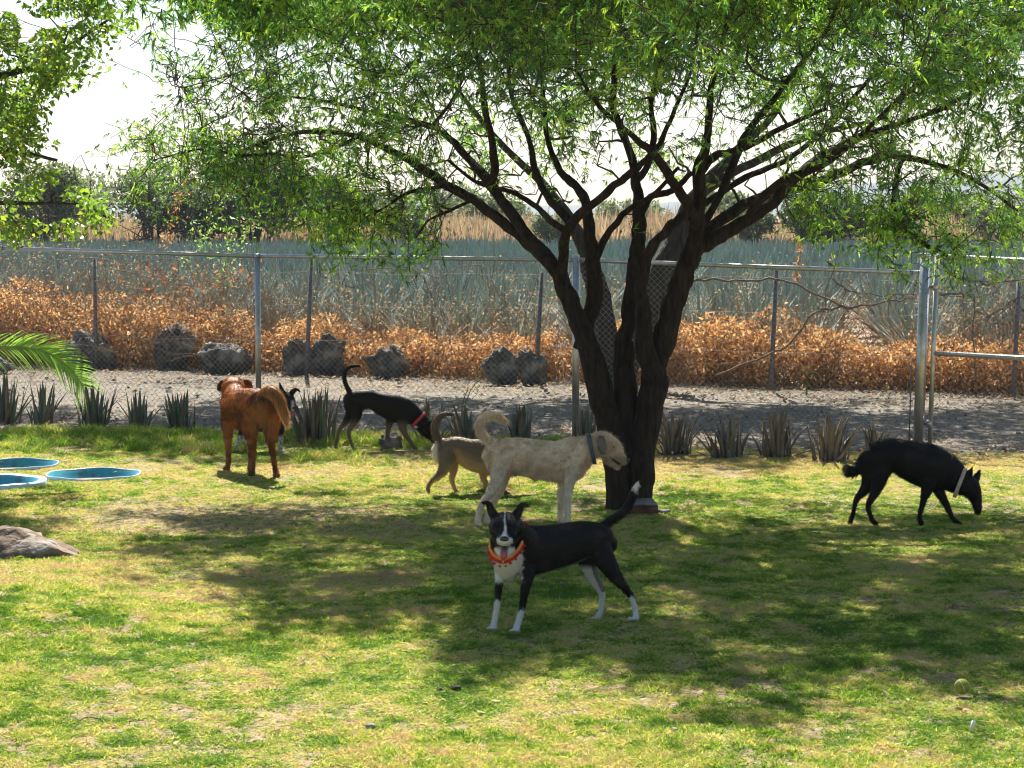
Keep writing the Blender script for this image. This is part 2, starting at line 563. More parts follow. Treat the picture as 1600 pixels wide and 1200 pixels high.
tufts = [tuft_mesh('short_tuft', 15, 0.034, 0.012, 0.027, 0.0042, (0.4, 1.35), s) for s in range(5)]
tufts += [tuft_mesh('lush_tuft', 15, 0.028, 0.018, 0.042, 0.0048, (0.1, 0.9), 20 + s) for s in range(3)]
tufts += [tuft_mesh('thatch', 12, 0.05, 0.022, 0.048, 0.0042, (1.2, 1.6), 40 + s) for s in range(3)]
tufts += [tuft_mesh('tall_tuft', 18, 0.05, 0.07, 0.16, 0.006, (0.05, 0.7), 60 + s) for s in range(2)]


def grass_points():
    out = []
    n = 720000
    D = 6.9 + (19.6 - 6.9) * RNG.random(n) ** 1.15
    X = (RNG.random(n) * 2 - 1) * (0.275 * D + 0.85)
    keep = D < lawn_edge(X) + 0.25 * RNG.random(n)
    dens = sstep(0.33, 0.50, fbm(X * 1.1 + 5, D * 1.1, 4) * 0.45 + fbm(X * 11, D * 9, 2) * 0.55)
    # worn patch of bare earth left of the middle, and near the plants along the fence
    bare = np.exp(-((X + 1.9) / 1.6) ** 2 - ((D - 13.9) / 0.95) ** 2) * 1.15 + 0.5 * np.exp(-((X + 0.9) / 0.7) ** 2 - ((D - 8.9) / 0.35) ** 2)
    bare2 = sstep(0.9, 0.2, lawn_edge(X) - D) * 0.35 * (X > -1)
    bare3 = 0.55 * np.exp(-((X - 3.6) / 1.3) ** 2 - ((D - 15.9) / 0.9) ** 2)
    dens = dens * (1 - 0.95 * sstep(0.2, 0.95, bare + bare2 + bare3 + 0.5 * (fbm(X * 4, D * 4, 2) - 0.5)))
    dens = 0.10 + 0.9 * dens
    keep &= RNG.random(n) < dens * (0.62 + 0.38 * (D < 13))
    for (px, py, rr) in ((146, 743.5, 0.375), (-8, 757, 0.41), (20, 727.5, 0.36)):
        c = ground(px, py)
        keep &= ((X - c[0]) ** 2 + (D - c[1]) ** 2) > rr ** 2
    c = ground(1503, 1088)
    keep &= ((X - c[0]) ** 2 + (D - c[1] + 0.02) ** 2) > 0.05 ** 2
    X, D, dens = X[keep], D[keep], dens[keep]
    n = len(X)
    lush = sstep(0.50, 0.62, fbm(X * 0.9 + 40, D * 0.9 + 3, 4))
    r = RNG.random(n)
    idx = np.where(r < 0.50, RNG.integers(0, 5, n), np.where(r < 0.50 + 0.42 * lush, RNG.integers(5, 8, n), np.where(r < 0.84, RNG.integers(0, 5, n), RNG.integers(8, 11, n))))
    d_edge = lawn_edge(X) - D
    tall = (X < -0.5) & (d_edge < 2.4) & (RNG.random(n) < 0.30 * sstep(2.4, 0.9, d_edge) * sstep(0.42, 0.6, fbm(X * 2, D * 2, 2)))
    tall |= (X < 1.5) & (d_edge < 0.5) & (RNG.random(n) < 0.05)
    idx = np.where(tall, RNG.integers(11, 13, n), idx)
    Z = LZ(X, D)
    return X, D, Z, idx


gX, gD, gZ, gI = grass_points()
n = len(gX)


def dryness(X, D):
    g = lambda x, y, a, b: np.exp(-((X - x) / a) ** 2 - ((D - y) / b) ** 2)
    f = 0.525 + (fbm(X * 0.9 + 2, D * 0.9, 3) - 0.5) * 0.40 + (fbm(X * 4.5, D * 4.0 + 7, 2) - 0.5) * 0.75 + (fbm(X * 15 + 3, D * 12 + 7, 2) - 0.5) * 1.15
    f = f - 0.33 * g(2.3, 14.6, 1.9, 0.55) - 0.25 * g(0.2, 14.9, 1.0, 0.5)          # lush strip by the trunk
    f = f - 0.25 * g(-1.6, 9.7, 0.75, 0.45) - 0.15 * g(2.2, 8.2, 1.2, 0.4)
    f = f + 0.30 * g(-2.2, 11.5, 1.6, 0.8) + 0.25 * g(-1.9, 13.9, 1.7, 0.9)
    f = f + 0.38 * (X > 0.6) * sstep(16.0, 16.8, D) + 0.25 * np.exp(-((D - 16.6) / 0.5) ** 2) * (X < 0.6)
    f = f - 0.15 * (X < -0.9) * sstep(17.0, 18.2, D)
    return f


gDry = dryness(gX, gD)
rot = np.stack([RNG.normal(0, 0.12, n), RNG.normal(0, 0.12, n), RNG.random(n) * 6.283], -1)
scatter('grass', np.stack([gX, gD, gZ], -1), rot, np.where(gI > 10, 0.40, 0.58) + 0.5 * RNG.random(n), tufts, gI, 'short patchy grass and dry thatch covering the lawn', dry=gDry)

# leaf litter and clods on lawn and track
A = Acc()
n = 9000
D = 7.2 + 12 * RNG.random(n); X = (RNG.random(n) * 2 - 1) * (0.25 * D)
k = (D < lawn_edge(X)) & ~((X < -2.4) & (D > 15.3)) & (RNG.random(n) < 0.35 + 0.65 * (np.exp(-((X + 1.9) / 1.3) ** 2 - ((D - 14) / 1.0) ** 2) + (D > 16.8)))
X, D = X[k], D[k]; n = len(X)
P = np.stack([X, D, LZ(X, D) + 0.006], -1)
a = RNG.random(n) * 6.283
Dr = np.stack([np.cos(a), np.sin(a), RNG.normal(0.1, 0.2, n)], -1)
V, F, m = blade_batch(P, Dr, 0.015 + 0.03 * RNG.random(n), 0.006 + 0.012 * RNG.random(n), np.zeros((n, 3)), 2, side=np.stack([-np.sin(a), np.cos(a), RNG.normal(0, 0.3, n)], -1))
pal = np.array([[0.30, 0.19, 0.11], [0.45, 0.33, 0.19], [0.18, 0.12, 0.08], [0.55, 0.46, 0.32]])
A.add(V, F, np.repeat(pal[RNG.integers(0, 4, n)], m, 0))
n = 16000
X = (RNG.random(n) * 2 - 1) * 8; T = RNG.random(n)
T = np.where(RNG.random(n) < 0.5, T, np.where(RNG.random(n) < 0.5, T * 0.25, 1 - T * 0.3))
Y = near_Y(X) - 0.9 + (far_Y(X) + 0.5 - near_Y(X) + 0.9) * T
P = np.stack([X, Y, np.full(n, 0.012) + 0.01 * RNG.random(n)], -1)
a = RNG.random(n) * 6.283
Dr = np.stack([np.cos(a), np.sin(a), RNG.normal(0.15, 0.3, n)], -1)
V, F, m = blade_batch(P, Dr, 0.02 + 0.05 * RNG.random(n), 0.012 + 0.02 * RNG.random(n), np.zeros((n, 3)), 2, side=np.stack([-np.sin(a), np.cos(a), RNG.normal(0, 0.3, n)], -1))
pal = np.array([[0.34, 0.25, 0.16], [0.42, 0.34, 0.24], [0.18, 0.13, 0.09], [0.46, 0.39, 0.30]])
A.add(V, F, np.repeat(pal[RNG.integers(0, 4, n)], m, 0))
o = obj('leaf_litter', A.mesh('leaf_litter'), M['dry'], kind='stuff'); o['label'] = 'dry fallen leaves and chips on the lawn and the track'
# gravel on the track
V0, F0 = ico(1)
A = Acc()
for i in range(700):
    x = random.uniform(-8, 8); y = near_Y(x) - 0.8 + (far_Y(x) - near_Y(x) + 1.2) * random.random()
    s = 0.008 + 0.022 * random.random() ** 2
    A.add(V0 * (np.array([s, s, s * 0.6]) * (0.8 + 0.4 * RNG.random(3))) * (1 + 0.25 * RNG.normal(0, 1, (len(V0), 1)) * 0.6) + [x, y, 0.008], F0)
o = obj('gravel', A.mesh('gravel'), M['stone'], kind='stuff'); o['label'] = 'loose pebbles lying on the dirt track'


# ------------------------------------------------------------------ rocks
def rock_mesh(name, sx, sy, sz, seed, cuts=9, rough=0.10, sub=4):
    r = np.random.default_rng(seed)
    V, F = ico(sub)
    V = V.copy()
    for _ in range(cuts):      # chop with random planes to get facets
        n_ = r.normal(0, 1, 3); n_ /= np.linalg.norm(n_); d = 0.55 + 0.3 * r.random()
        q = V @ n_ - d
        V -= np.where(q > 0, q, 0)[:, None] * n_ * 0.95
    ph = r.random(3) * 50
    nn = fbm(V[:, 0] * 2.2 + ph[0] + V[:, 2], V[:, 1] * 2.2 + ph[1] + V[:, 2] * 1.7, 5) - 0.5
    n2 = fbm(V[:, 0] * 6 + ph[1] + V[:, 2] * 5, V[:, 1] * 6 + ph[2] - V[:, 2] * 4, 3) - 0.5
    n3 = np.abs(fbm(V[:, 0] * 3 + ph[2] - V[:, 2] * 2.5, V[:, 1] * 3 + ph[0] + V[:, 2] * 2, 3) - 0.5)
    V *= (1 + nn * rough * 5.5 + n2 * rough * 2.4 - 0.25 * np.exp(-n3 * 28))[:, None]
    V /= np.abs(V).max(0)
    V *= np.array([sx, sy, sz])
    return np_mesh(name, V, [F], smooth=False)


def rock(u0, u1, vt, vb, label, m='rock', seed=1, zrot=0, deep=0.35, D=None, grp=None, cuts=9, name='boulder', rough=0.10):
    D = gdist(vb) if D is None else D
    s = FPX / D
    sx = (u1 - u0) / 2 / s; h = (vb - vt) / s
    bury = 0.25 * h
    c = unproj((u0 + u1) / 2, vb, D)
    me = rock_mesh('boulder', sx * 1.06, max(sx * 0.7, 0.1), (h + bury) / 2, seed, cuts, rough)
    o = obj(name, me, M[m], loc=(c[0], D + 0.05, (h - bury) / 2))
    o.rotation_euler = (0, 0, zrot)
    return tag(o, label, 'rock' if name != 'stone' else 'stone', grp)


GR = 'dark boulders along the far side of the track'
rock(96, 190, 514, 577, 'dark boulder behind the tip of the palm frond', seed=3, grp=GR)
rock(-30, 22, 552, 582, 'dark boulder cut off by the left edge behind the palm frond', seed=13, grp=GR)
rock(240, 314, 503, 578, 'tall leaning dark boulder with a sloped left side', seed=5, grp=GR, cuts=6)
rock(296, 392, 534, 584, 'low flat topped dark boulder just left of the steel fence post', seed=8, grp=GR)
rock(440, 486, 528, 586, 'narrow craggy dark boulder touching the left of a broad pale one', seed=10, grp=GR)
rock(474, 540, 514, 587, 'broad grey boulder with a jagged dark crest right of the steel post', seed=11, grp=GR, cuts=12)
rock(570, 654, 538, 590, 'rounded grey boulder above the black dog with the red collar', seed=17, grp=GR)
rock(752, 812, 540, 600, 'left boulder of the grey pair beside the forked tree', seed=23, grp=GR)
rock(806, 856, 531, 601, 'right boulder of the grey pair beside the forked tree', seed=29, grp=GR)
rock(-80, 124, 824, 886, 'low weathered brown rock half buried in the lawn at the left edge', m='rock_pale', seed=61, name='half_buried_rock', cuts=16, rough=0.05)
rock(-30, 26, 868, 889, 'small pale stone in front of the half buried rock', m='stone', seed=37, name='stone')
rock(592, 634, 676, 702, 'dark round stone behind the legs of the black dog with the red collar', seed=41, name='stone')

# small loose stones on the lawn
for (u, v, w, lb, m, sd) in ((431, 1083, 11, 'small dark pebble lying in the sunlit lawn', 'rock', 1), (578, 1141, 18, 'flat greyish stone on the sunlit lawn nearest the bottom edge', 'stone', 2),
                            (1054, 1144, 14, 'small light grey stone on the lawn below the shaded grass', 'stone', 3), (714, 1079, 20, 'dark clod of earth at the edge of the tree shade', 'bark2', 4),
                            (686, 1080, 12, 'small dark clod left of a bigger clod at the edge of the shade', 'bark2', 5)):
    c = ground(u, v); r_ = w / 2 / (FPX / c[1])
    me = rock_mesh('pebble', r_, r_ * 0.8, r_ * 0.55, 100 + sd, 6, sub=2)
    o = obj('stone', me, M[m], loc=(c[0], c[1], LZ(c[0], c[1]) + r_ * 0.45)); tag(o, lb, 'stone')

# block and brick at the foot of the tree
c = ground(1003, 801)
root = empty('stone_block', (c[0], c[1], 0), 'grey stone slab resting on red brick rubble at the foot of the forked tree', 'block')
s = c[1] / FPX
V, F = box_vf(36 * s, 0.16, 8 * s, 0.006); V[4:, 0] *= 0.75; V[4:, 1] *= 0.7
obj('slab', np_mesh('slab', V, [F]), M['stone'], root, loc=(0.02, -0.03, 14 * s))
for (dx, w) in ((-0.045, 0.095), (0.052, 0.09)):
    V, F = box_vf(w, 0.12, 14 * s + 0.02, 0.006)
    obj('brick', np_mesh('brick', V, [F]), M['brick'], root, loc=(dx, -0.03, -0.02))
c = ground(1036, 802)
o = obj('stone', rock_mesh('pebble', 0.05, 0.05, 0.022, 77, 6, sub=2), M['stone'], loc=(c[0], c[1], LZ(c[0], c[1]) + 0.01)); tag(o, 'flat brown stone beside the block at the foot of the tree', 'stone')

# tennis ball
c = ground(1503, 1088)
r_ = 0.033
V, F = ico(3)
root = empty('tennis_ball', (c[0], c[1], LZ(c[0], c[1])), 'worn green tennis ball lying alone on the lawn', 'ball')
obj('felt', np_mesh('felt', V * r_, [F], smooth=True), M['ball'], root, loc=(0, 0, r_ + 0.012))
t = np.linspace(0, 2 * math.pi, 60)
seam = np.stack([0.44 * np.cos(t) * 1.6 - 0.0, 0.44 * np.sin(t) * 1.6, 0.9 * np.sin(2 * t)], -1)
seam = seam / np.linalg.norm(seam, axis=1)[:, None] * r_ * 1.005
V, F = tube(seam, 0.0007, 5)
obj('seam', np_mesh('seam', V, F), M['white'], root, loc=(0, 0, r_ + 0.012))
# white scrap and sticks
c = ground(1516, 1143)
V, F = box_vf(0.012, 0.006, 0.045, 0.001)
o = obj('paper_scrap', np_mesh('paper_scrap', V, [F]), M['white'], loc=(c[0], c[1], LZ(c[0], c[1]) + 0.005)); o.rotation_euler = (0.3, 0.2, 0.3); tag(o, 'small white scrap standing in the grass below the ball', 'scrap')
for pts, lb in (([(470, 1032), (476, 1040), (468, 1046)], 'short bent dry twig at the left edge of the tree shade'), ([(504, 1026), (512, 1033)], 'short pale twig in the shade near a bent one'),
                ([(1096, 781), (1135, 784), (1172, 782)], 'thin dark stick on the bright grass right of the trunk'), ([(122, 1136), (136, 1130), (156, 1133)], 'curved pale twig in the sunlit grass')):
    P = np.array([ground(u, v) for u, v in pts]); P[:, 2] = LZ(P[:, 0], P[:, 1]) + 0.012
    V, F = tube(catmull(P, 4), 0.003, 5)
    o = obj('twig', np_mesh('twig', V, F), M['deadwood']); tag(o, lb, 'twig')


# ------------------------------------------------------------------ sunken blue tubs
def tub(u, v, wpx, lb, lift=0.0, wide=0.02):
    c = ground(u, v); R = wpx / 2 / (FPX / c[1])
    zb = float(LZ(c[0], c[1]))
    root = empty('paddling_tub', (c[0], c[1], zb), lb, 'tub', 'blue tubs sunk in the lawn')
    prof = [(R - wide - 0.16, -0.15 + lift), (R - wide - 0.10, -0.14 + lift), (R - wide - 0.03, -0.02 + lift), (R - wide, 0.012 + lift)]
    rimp = [(R - wide, 0.012 + lift), (R - wide * 0.75, 0.018 + lift), (R - wide * 0.2, 0.018 + lift), (R, 0.010 + lift), (R - 0.012, -0.05)]
    a = np.linspace(0, 2 * math.pi, 56, endpoint=False)
    for nm, pr, mm in (('basin', prof, 'pool'), ('rim', rimp, 'rim')):
        V = np.array([[r * math.cos(t) * (1 + 0.01 * math.sin(3 * t)), r * math.sin(t), z + 0.004 * math.sin(5 * t)] for r, z in pr for t in a])
        i = np.arange(len(pr) - 1)[:, None] * 56; j = np.arange(56)[None, :]; j2 = (j + 1) % 56
        F = [np.stack([i + j, i + j2, i + 56 + j2, i + 56 + j], -1).reshape(-1, 4)]
        if nm == 'basin':
            V = np.vstack([V, [0, 0, prof[0][1]]]); jj = np.arange(56)
            F.append(np.stack([np.full(56, len(V) - 1), jj, (jj + 1) % 56], -1))
        obj(nm, np_mesh(nm, V, F, smooth=True), M[mm], root)


# the lawn has holes under the tubs: drop the lawn vertices there
lm = bpy.data.objects['lawn'].data
co = np.zeros(len(lm.vertices) * 3, np.float32); lm.vertices.foreach_get('co', co); co = co.reshape(-1, 3)
for (px, py, wpx) in ((146, 743.5, 148), (-8, 757, 160), (20, 727.5, 142)):
    c = ground(px, py); R_ = wpx / 2 / (FPX / c[1])
    d = np.hypot(co[:, 0] - c[0], co[:, 1] - c[1]); ring = np.abs(d - R_) < 0.04
    k = (R_ - 0.006) / np.maximum(d, 1e-6)
    co[ring, 0] = c[0] + (co[ring, 0] - c[0]) * k[ring]; co[ring, 1] = c[1] + (co[ring, 1] - c[1]) * k[ring]
    co[(d < R_ - 0.04), 2] -= 1.2
lm.vertices.foreach_set('co', co.ravel()); lm.update()
tub(146, 743.5, 148, 'round blue tub sunk in the lawn, the whole rim in view', 0.0, 0.012)
tub(-8, 757, 160, 'blue tub with a wide pale raised rim cut by the left edge', 0.02, 0.06)
tub(20, 727.5, 142, 'farthest blue tub sunk in the lawn behind the others', 0.0, 0.008)


# ------------------------------------------------------------------ near chain link fence and gate
def pt_near(u, v):
    return unproj(u, v, near_at(u))


def pipe(name, P0, P1, r, parent, m='galv', sides=12):
    org = np.array(parent.location)
    V, F = tube(np.array([P0, P1]) - org, r, sides)
    return obj(name, np_mesh(name, V, F, smooth=False), M[m], parent)


fence = empty('chain_link_fence', tuple(np.array([-4.9, near_Y(-4.9), 0])), 'galvanised chain link fence running the width of the lawn behind the plants', 'fence')
railpx = [(-160, 384), (0, 388), (400, 400), (900, 406), (1437, 426)]
for i in range(len(railpx) - 1):
    a, b = pt_near(*railpx[i]), pt_near(*railpx[i + 1])
    pipe('top_rail', a, b, 0.020, fence)
    if i: pipe('rail_sleeve', a - (b - a) * 0.003, a + (b - a) * 0.012, 0.025, fence)
for (u, vt) in ((-160, 384), (402, 400), (900, 404)):
    P1 = pt_near(u, vt - (0 if u < 800 else 4)); P0 = P1.copy(); P0[2] = -0.1
    pipe('post', P0, P1, 0.026 if u != 900 else 0.032, fence)
    V, F = ico(2); V = V * [0.034, 0.034, 0.02] + P1 - np.array(fence.location)
    obj('post_cap', np_mesh('post_cap', V, [F], smooth=True), M['galv'], fence)
P1 = pt_near(1446, 400); P0 = pt_near(1434, 697); P0[2] = -0.1
pipe('post', P0, P1, 0.046, fence)
V, F = tube(np.array([P1 - [0, 0, 0.005], P1 + [0, 0, 0.022]]) - np.array(fence.location), 0.05, 12)
obj('post_cap', np_mesh('post_cap', V, F), M['galv'], fence)


def chain_link(u0, v0, u1, v1, parent, pitch=0.0275, zb=0.03):
    """woven wires between two top points down to the ground"""
    A_, B_ = pt_near(u0, v0), pt_near(u1, v1)
    h = B_ - A_; Ln = math.hypot(h[0], h[1]); hd = np.array([h[0], h[1], 0]) / Ln; nrm = np.array([-hd[1], hd[0], 0])
    nw = int(Ln / pitch)
    acc = Acc()
    for i in range(nw):
        base = A_ + (B_ - A_) * (i / nw)
        top = base[2] - 0.01
        nk = int((top - zb) / pitch) + 1
        k = np.arange(nk)
        off = ((k + i) % 2) * pitch
        P = base[None, :] * [1, 1, 0] + hd[None, :] * off[:, None] + np.array([0, 0, 1.0]) * (zb + k * pitch)[:, None] + nrm[None, :] * (((k % 2) - 0.5) * 0.004)[:, None]
        ang = np.array([0, 2.094, 4.189]); R_ = 0.0016
        ring = (hd[None, :] * np.cos(ang)[:, None] + nrm[None, :] * np.sin(ang)[:, None]) * R_
        V = (P[:, None, :] + ring[None]).reshape(-1, 3)
        a = np.arange(nk - 1)[:, None] * 3; j = np.arange(3)[None, :]; j2 = (j + 1) % 3
        F = np.stack([a + j, a + j2, a + 3 + j2, a + 3 + j], -1).reshape(-1, 4)
        acc.add(V, F)
    o = obj('chain_link_mesh', acc.mesh('chain_link_mesh', origin=tuple(parent.location)), M['wire'], parent)
    o['kind'] = 'stuff'


chain_link(-160, 386, 402, 402, fence)
chain_link(402, 402, 900, 408, fence)
chain_link(900, 408, 1437, 428, fence)

gate = empty('gate', tuple(pt_near(1455, 712) * [1, 1, 0]), 'galvanised pipe gate with a middle rail at the right edge', 'gate')
GT = [(1463, 401), (1810, 418)]; GM = [(1459, 552), (1810, 571)]; GB = [(1452, 709), (1810, 725)]
for pr in (GT, GM, GB):
    pipe('rail', pt_near(*pr[0]), pt_near(*pr[1]), 0.024 if pr is GT else 0.020, gate)
pipe('upright', pt_near(1452, 711), pt_near(1464, 399), 0.020, gate)
pipe('upright', pt_near(1810, 725), pt_near(1810, 418), 0.020, gate)
for v in (448, 662):
    a = pt_near(1437 - (v - 400) * 0.02, v); b = pt_near(1464 - (v - 400) * 0.045, v)
    pipe('hinge', a, b, 0.014, gate, 'galv_old')
    V, F = tube(np.array([b - [0, 0, 0.03], b + [0, 0, 0.03]]) - np.array(gate.location), 0.027, 10)
    obj('hinge_band', np_mesh('hinge_band', V, F), M['galv'], gate)
pipe('latch_rod', pt_near(1420, 695), pt_near(1425, 560), 0.006, gate, 'galv_old')
chain_link(1466, 404, 1808, 421, gate, zb=0.06)

# ------------------------------------------------------------------ far fence: dark posts and strands
ffence = empty('wire_fence', (-6.0, float(far_Y(-6.0)), 0), 'old wire fence with dark leaning posts beyond the dirt track', 'fence')
fpx = [((150, 578), (148, 402)), ((478, 585), (487, 404)), ((836, 600), (847, 425)), ((1204, 612), (1213, 422)), ((1583, 624), (1592, 440)), ((-180, 570), (-180, 400))]
for (b, t_) in fpx:
    P0 = unproj(b[0], b[1], far_at(b[0])); P1 = unproj(t_[0], t_[1], far_at(b[0])); P0[2] = -0.1
    pipe('post', P0, P1, 0.026, ffence, 'galv_old', 8)
for zf in (0.45, 0.9, 1.3):
    pts = []
    for u in range(-180, 1800, 60):
        p = unproj(u, 500, far_at(u)); p[2] = zf + 0.015 * math.sin(u * 0.7) - 0.02 * math.sin(math.pi * ((u + 180) % 340) / 340); pts.append(p)
    V, F = tube(np.array(pts) - np.array(ffence.location), 0.0014, 4)
    obj('wire', np_mesh('wire', V, F), M['galv_old'], ffence)

# ------------------------------------------------------------------ aloe clumps along the fence
def leaf_blade_mesh(name, L, W, bend, col, seed, fold=0.35):
    """thick fleshy pointed leaf standing up from the origin, leaning to +X"""
    r = np.random.default_rng(seed)
    n = 6; V = []; C = []
    for k in range(n + 1):
        t = k / n
        w = W * (1 - t ** 2.2) * (0.85 + 0.3 * math.sin(min(1, t * 2) * 1.57)) / 1.1
        x = bend * L * t * t; z = L * (t - 0.12 * abs(bend) * t * t)
        th = W * 0.28 * (1 - t) + 0.001
        V += [[x + 0.0, -w / 2, z], [x - th * fold, 0, z], [x, w / 2, z], [x + th, 0, z]]
        base = np.array(col) * (0.75 + 0.4 * t) * (0.9 + 0.2 * r.random())
        if t > 0.8: base = base * [0.85, 0.68, 0.6]
        C += [base] * 4
    F = []
    for k in range(n):
        for j in range(4):
            a = k * 4 + j; b = k * 4 + (j + 1) % 4
            F.append([a, b, b + 4, a + 4])
    return np_mesh(name, V, [np.array(F)], np.clip(C, 0, 1), smooth=False)


ALO = []
for k in range(10):
    colr = [(0.14, 0.18, 0.13), (0.18, 0.21, 0.16), (0.20, 0.165, 0.135), (0.27, 0.235, 0.19), (0.18, 0.155, 0.135)][k % 5]
    me = leaf_blade_mesh('fleshy_leaf', 1.0, 0.17 if k % 2 else 0.14, [0.02, 0.18, 0.4, 0.10, -0.12][(k * 3) % 5], colr, 200 + k)
    me.materials.append(M['agave'] if 'agave' in M else None)
    ALO.append(me)
GA = 'aloe clumps in a row in front of the chain link fence'
aloes = [
    (8, 661, 85, 14, 0, 'spiky aloe clump cut by the left edge beneath the palm frond'),
    (66, 661, 68, 12, 0, 'aloe clump under the middle of the palm frond'),
    (147, 665, 76, 15, 0, 'aloe clump whose leaves meet the tip of the palm frond'),
    (216, 669, 66, 10, 0, 'narrow greenish aloe with few upright leaves next past the palm tip'),
    (290, 674, 66, 15, 1, 'reddish brown aloe clump just left of the big brown dog'),
    (495, 692, 92, 26, 1, 'tallest and widest aloe clump, right beside the big brown dog'),
    (668, 690, 72, 12, 1, 'aloe clump behind the head of the black dog with the red collar'),
    (727, 690, 70, 12, 1, 'aloe clump between the curled tails of the tan and cream dogs'),
    (818, 690, 62, 13, 1, 'aloe clump behind the back of the cream dog'),
    (914, 690, 58, 10, 1, 'aloe clump beside the steel post left of the forked tree'),
    (1057, 709, 76, 18, 2, 'broad dry aloe clump nearest the right of the forked tree'),
    (1135, 715, 74, 15, 2, 'dry aloe clump fanning to the right, second right of the forked tree'),
    (1212, 714, 82, 16, 2, 'tall narrow dry aloe clump third right of the forked tree'),
    (1293, 720, 80, 18, 2, 'dry brown aloe clump fourth right of the forked tree'),
    (1364, 715, 62, 10, 2, 'aloe clump half hidden by the rump of the black dog at right'),
]
for i, (u, v, hpx, nl, kind_, lb) in enumerate(aloes):
    c = ground(u, v); s = FPX / c[1]; H = hpx / s
    root = empty('aloe_plant', (c[0], c[1], 0), lb, 'aloe', GA)
    r = random.Random(900 + i)
    nl = int(nl * 2.1)
    lean = r.gauss(0, 0.06)
    skew = r.gauss(0, 0.02)
    for k in range(nl):
        me = ALO[r.choice([[0, 5, 1, 6, 2, 7], [0, 2, 3, 4, 5, 7], [3, 8, 2, 7, 4, 9, 1]][kind_])]
        o = obj('leaf', me, None, root)
        a = r.random() * 6.283; q = r.random() ** 0.7
        rr = H * 0.27 * q * (1.25 if nl > 30 else 1)
        o.location = (math.cos(a) * rr + skew, math.sin(a) * rr * 0.8, -0.01)
        tilt = 0.02 + 0.27 * q * r.random() + (0.5 if r.random() < 0.10 else 0)
        L = H * (1.04 - 0.62 * q ** 0.7 * r.random()) * (1 if k > 2 else 1.04)
        o.rotation_euler = (r.gauss(0, 0.05), tilt + lean * math.cos(a), a + r.gauss(0, 0.2))
        if r.random() < 0.08: o.rotation_euler = (0, 1.15 + 0.3 * r.random(), a)
        wd = 0.26 + 0.11 * r.random()
        o.scale = (wd, wd, L)

# ------------------------------------------------------------------ agave field beyond the far fence
def agave_mesh(name, seed, n=70, L=1.05, W=0.06):
    r = np.random.default_rng(seed)
    P = np.stack([r.normal(0, 0.05, n), r.normal(0, 0.05, n), np.full(n, 0.03) + 0.12 * r.random(n)], -1)
    a = r.random(n) * 6.283; q = r.random(n) ** 0.8
    ln = 0.12 + 0.95 * q
    D_ = np.stack([np.cos(a) * np.sin(ln), np.sin(a) * np.sin(ln), np.cos(ln)], -1)
    LL = L * (0.75 + 0.3 * r.random(n)) * (1 - 0.15 * q)
    side = np.stack([-np.sin(a), np.cos(a), r.normal(0, 0.25, n)], -1)
    V, F, m = blade_batch(P, D_, LL, np.full(n, W), np.zeros((n, 3)), 2, side=side)
    c = np.array([0.17, 0.235, 0.205])[None, :] * (0.7 + 0.6 * r.random((n, 1))) * (1 + r.normal(0, 0.06, (n, 3)))
    old = (q > 0.85)
    c[old] = np.array([0.22, 0.19, 0.14])
    me = np_mesh(name, V, F, np.clip(np.repeat(c, m, 0), 0, 1))
    me.materials.append(M['agave'])
    return me


AG = [agave_mesh('agave', 300 + k) for k in range(5)]
AGlow = [agave_mesh('agave_far', 320 + k, n=34, W=0.075) for k in range(4)]
r = random.Random(5)
cand = []
row = 0
d = 1.2
while d < 78:
    x = -24 + r.random()
    while x < 26:
        Xx = x + r.gauss(0, 0.15); Yy = far_Y(Xx if abs(Xx) < 14 else math.copysign(14, Xx)) + 1.6 + d + r.gauss(0, 0.15)
        if abs(Xx) < 0.262 * Yy + 1.6 and Yy < 95:
            cand.append((Yy, Xx))
        x += 1.05 + 0.25 * r.random()
    d += 1.7
cand.sort()
for Yy, Xx in cand[:280]:
    o = obj('agave_plant', r.choice(AG), None, loc=(Xx, Yy, 0))
    s_ = 0.85 + 0.3 * r.random()
    o.scale = (s_, s_, s_); o.rotation_euler = (0, 0, r.random() * 6.28)
    tag(o, 'blue grey agave with stiff upright leaves in the field beyond the far fence', 'agave', 'agaves planted in the field')
rest = cand[280:]
extra = []
for k in range(3200):
    Yy = 52 + 45 * r.random(); Xx = (r.random() * 2 - 1) * 0.27 * Yy; extra.append((Yy, Xx))
rest = rest + extra
n = len(rest)
scatter('agave_field', [[x, y, 0] for y, x in rest], [[0, 0, r.random() * 6.28] for _ in rest], [0.8 + 0.3 * r.random() for _ in rest], AGlow,
        [r.randrange(4) for _ in rest], 'far rows of blue grey agave running together')


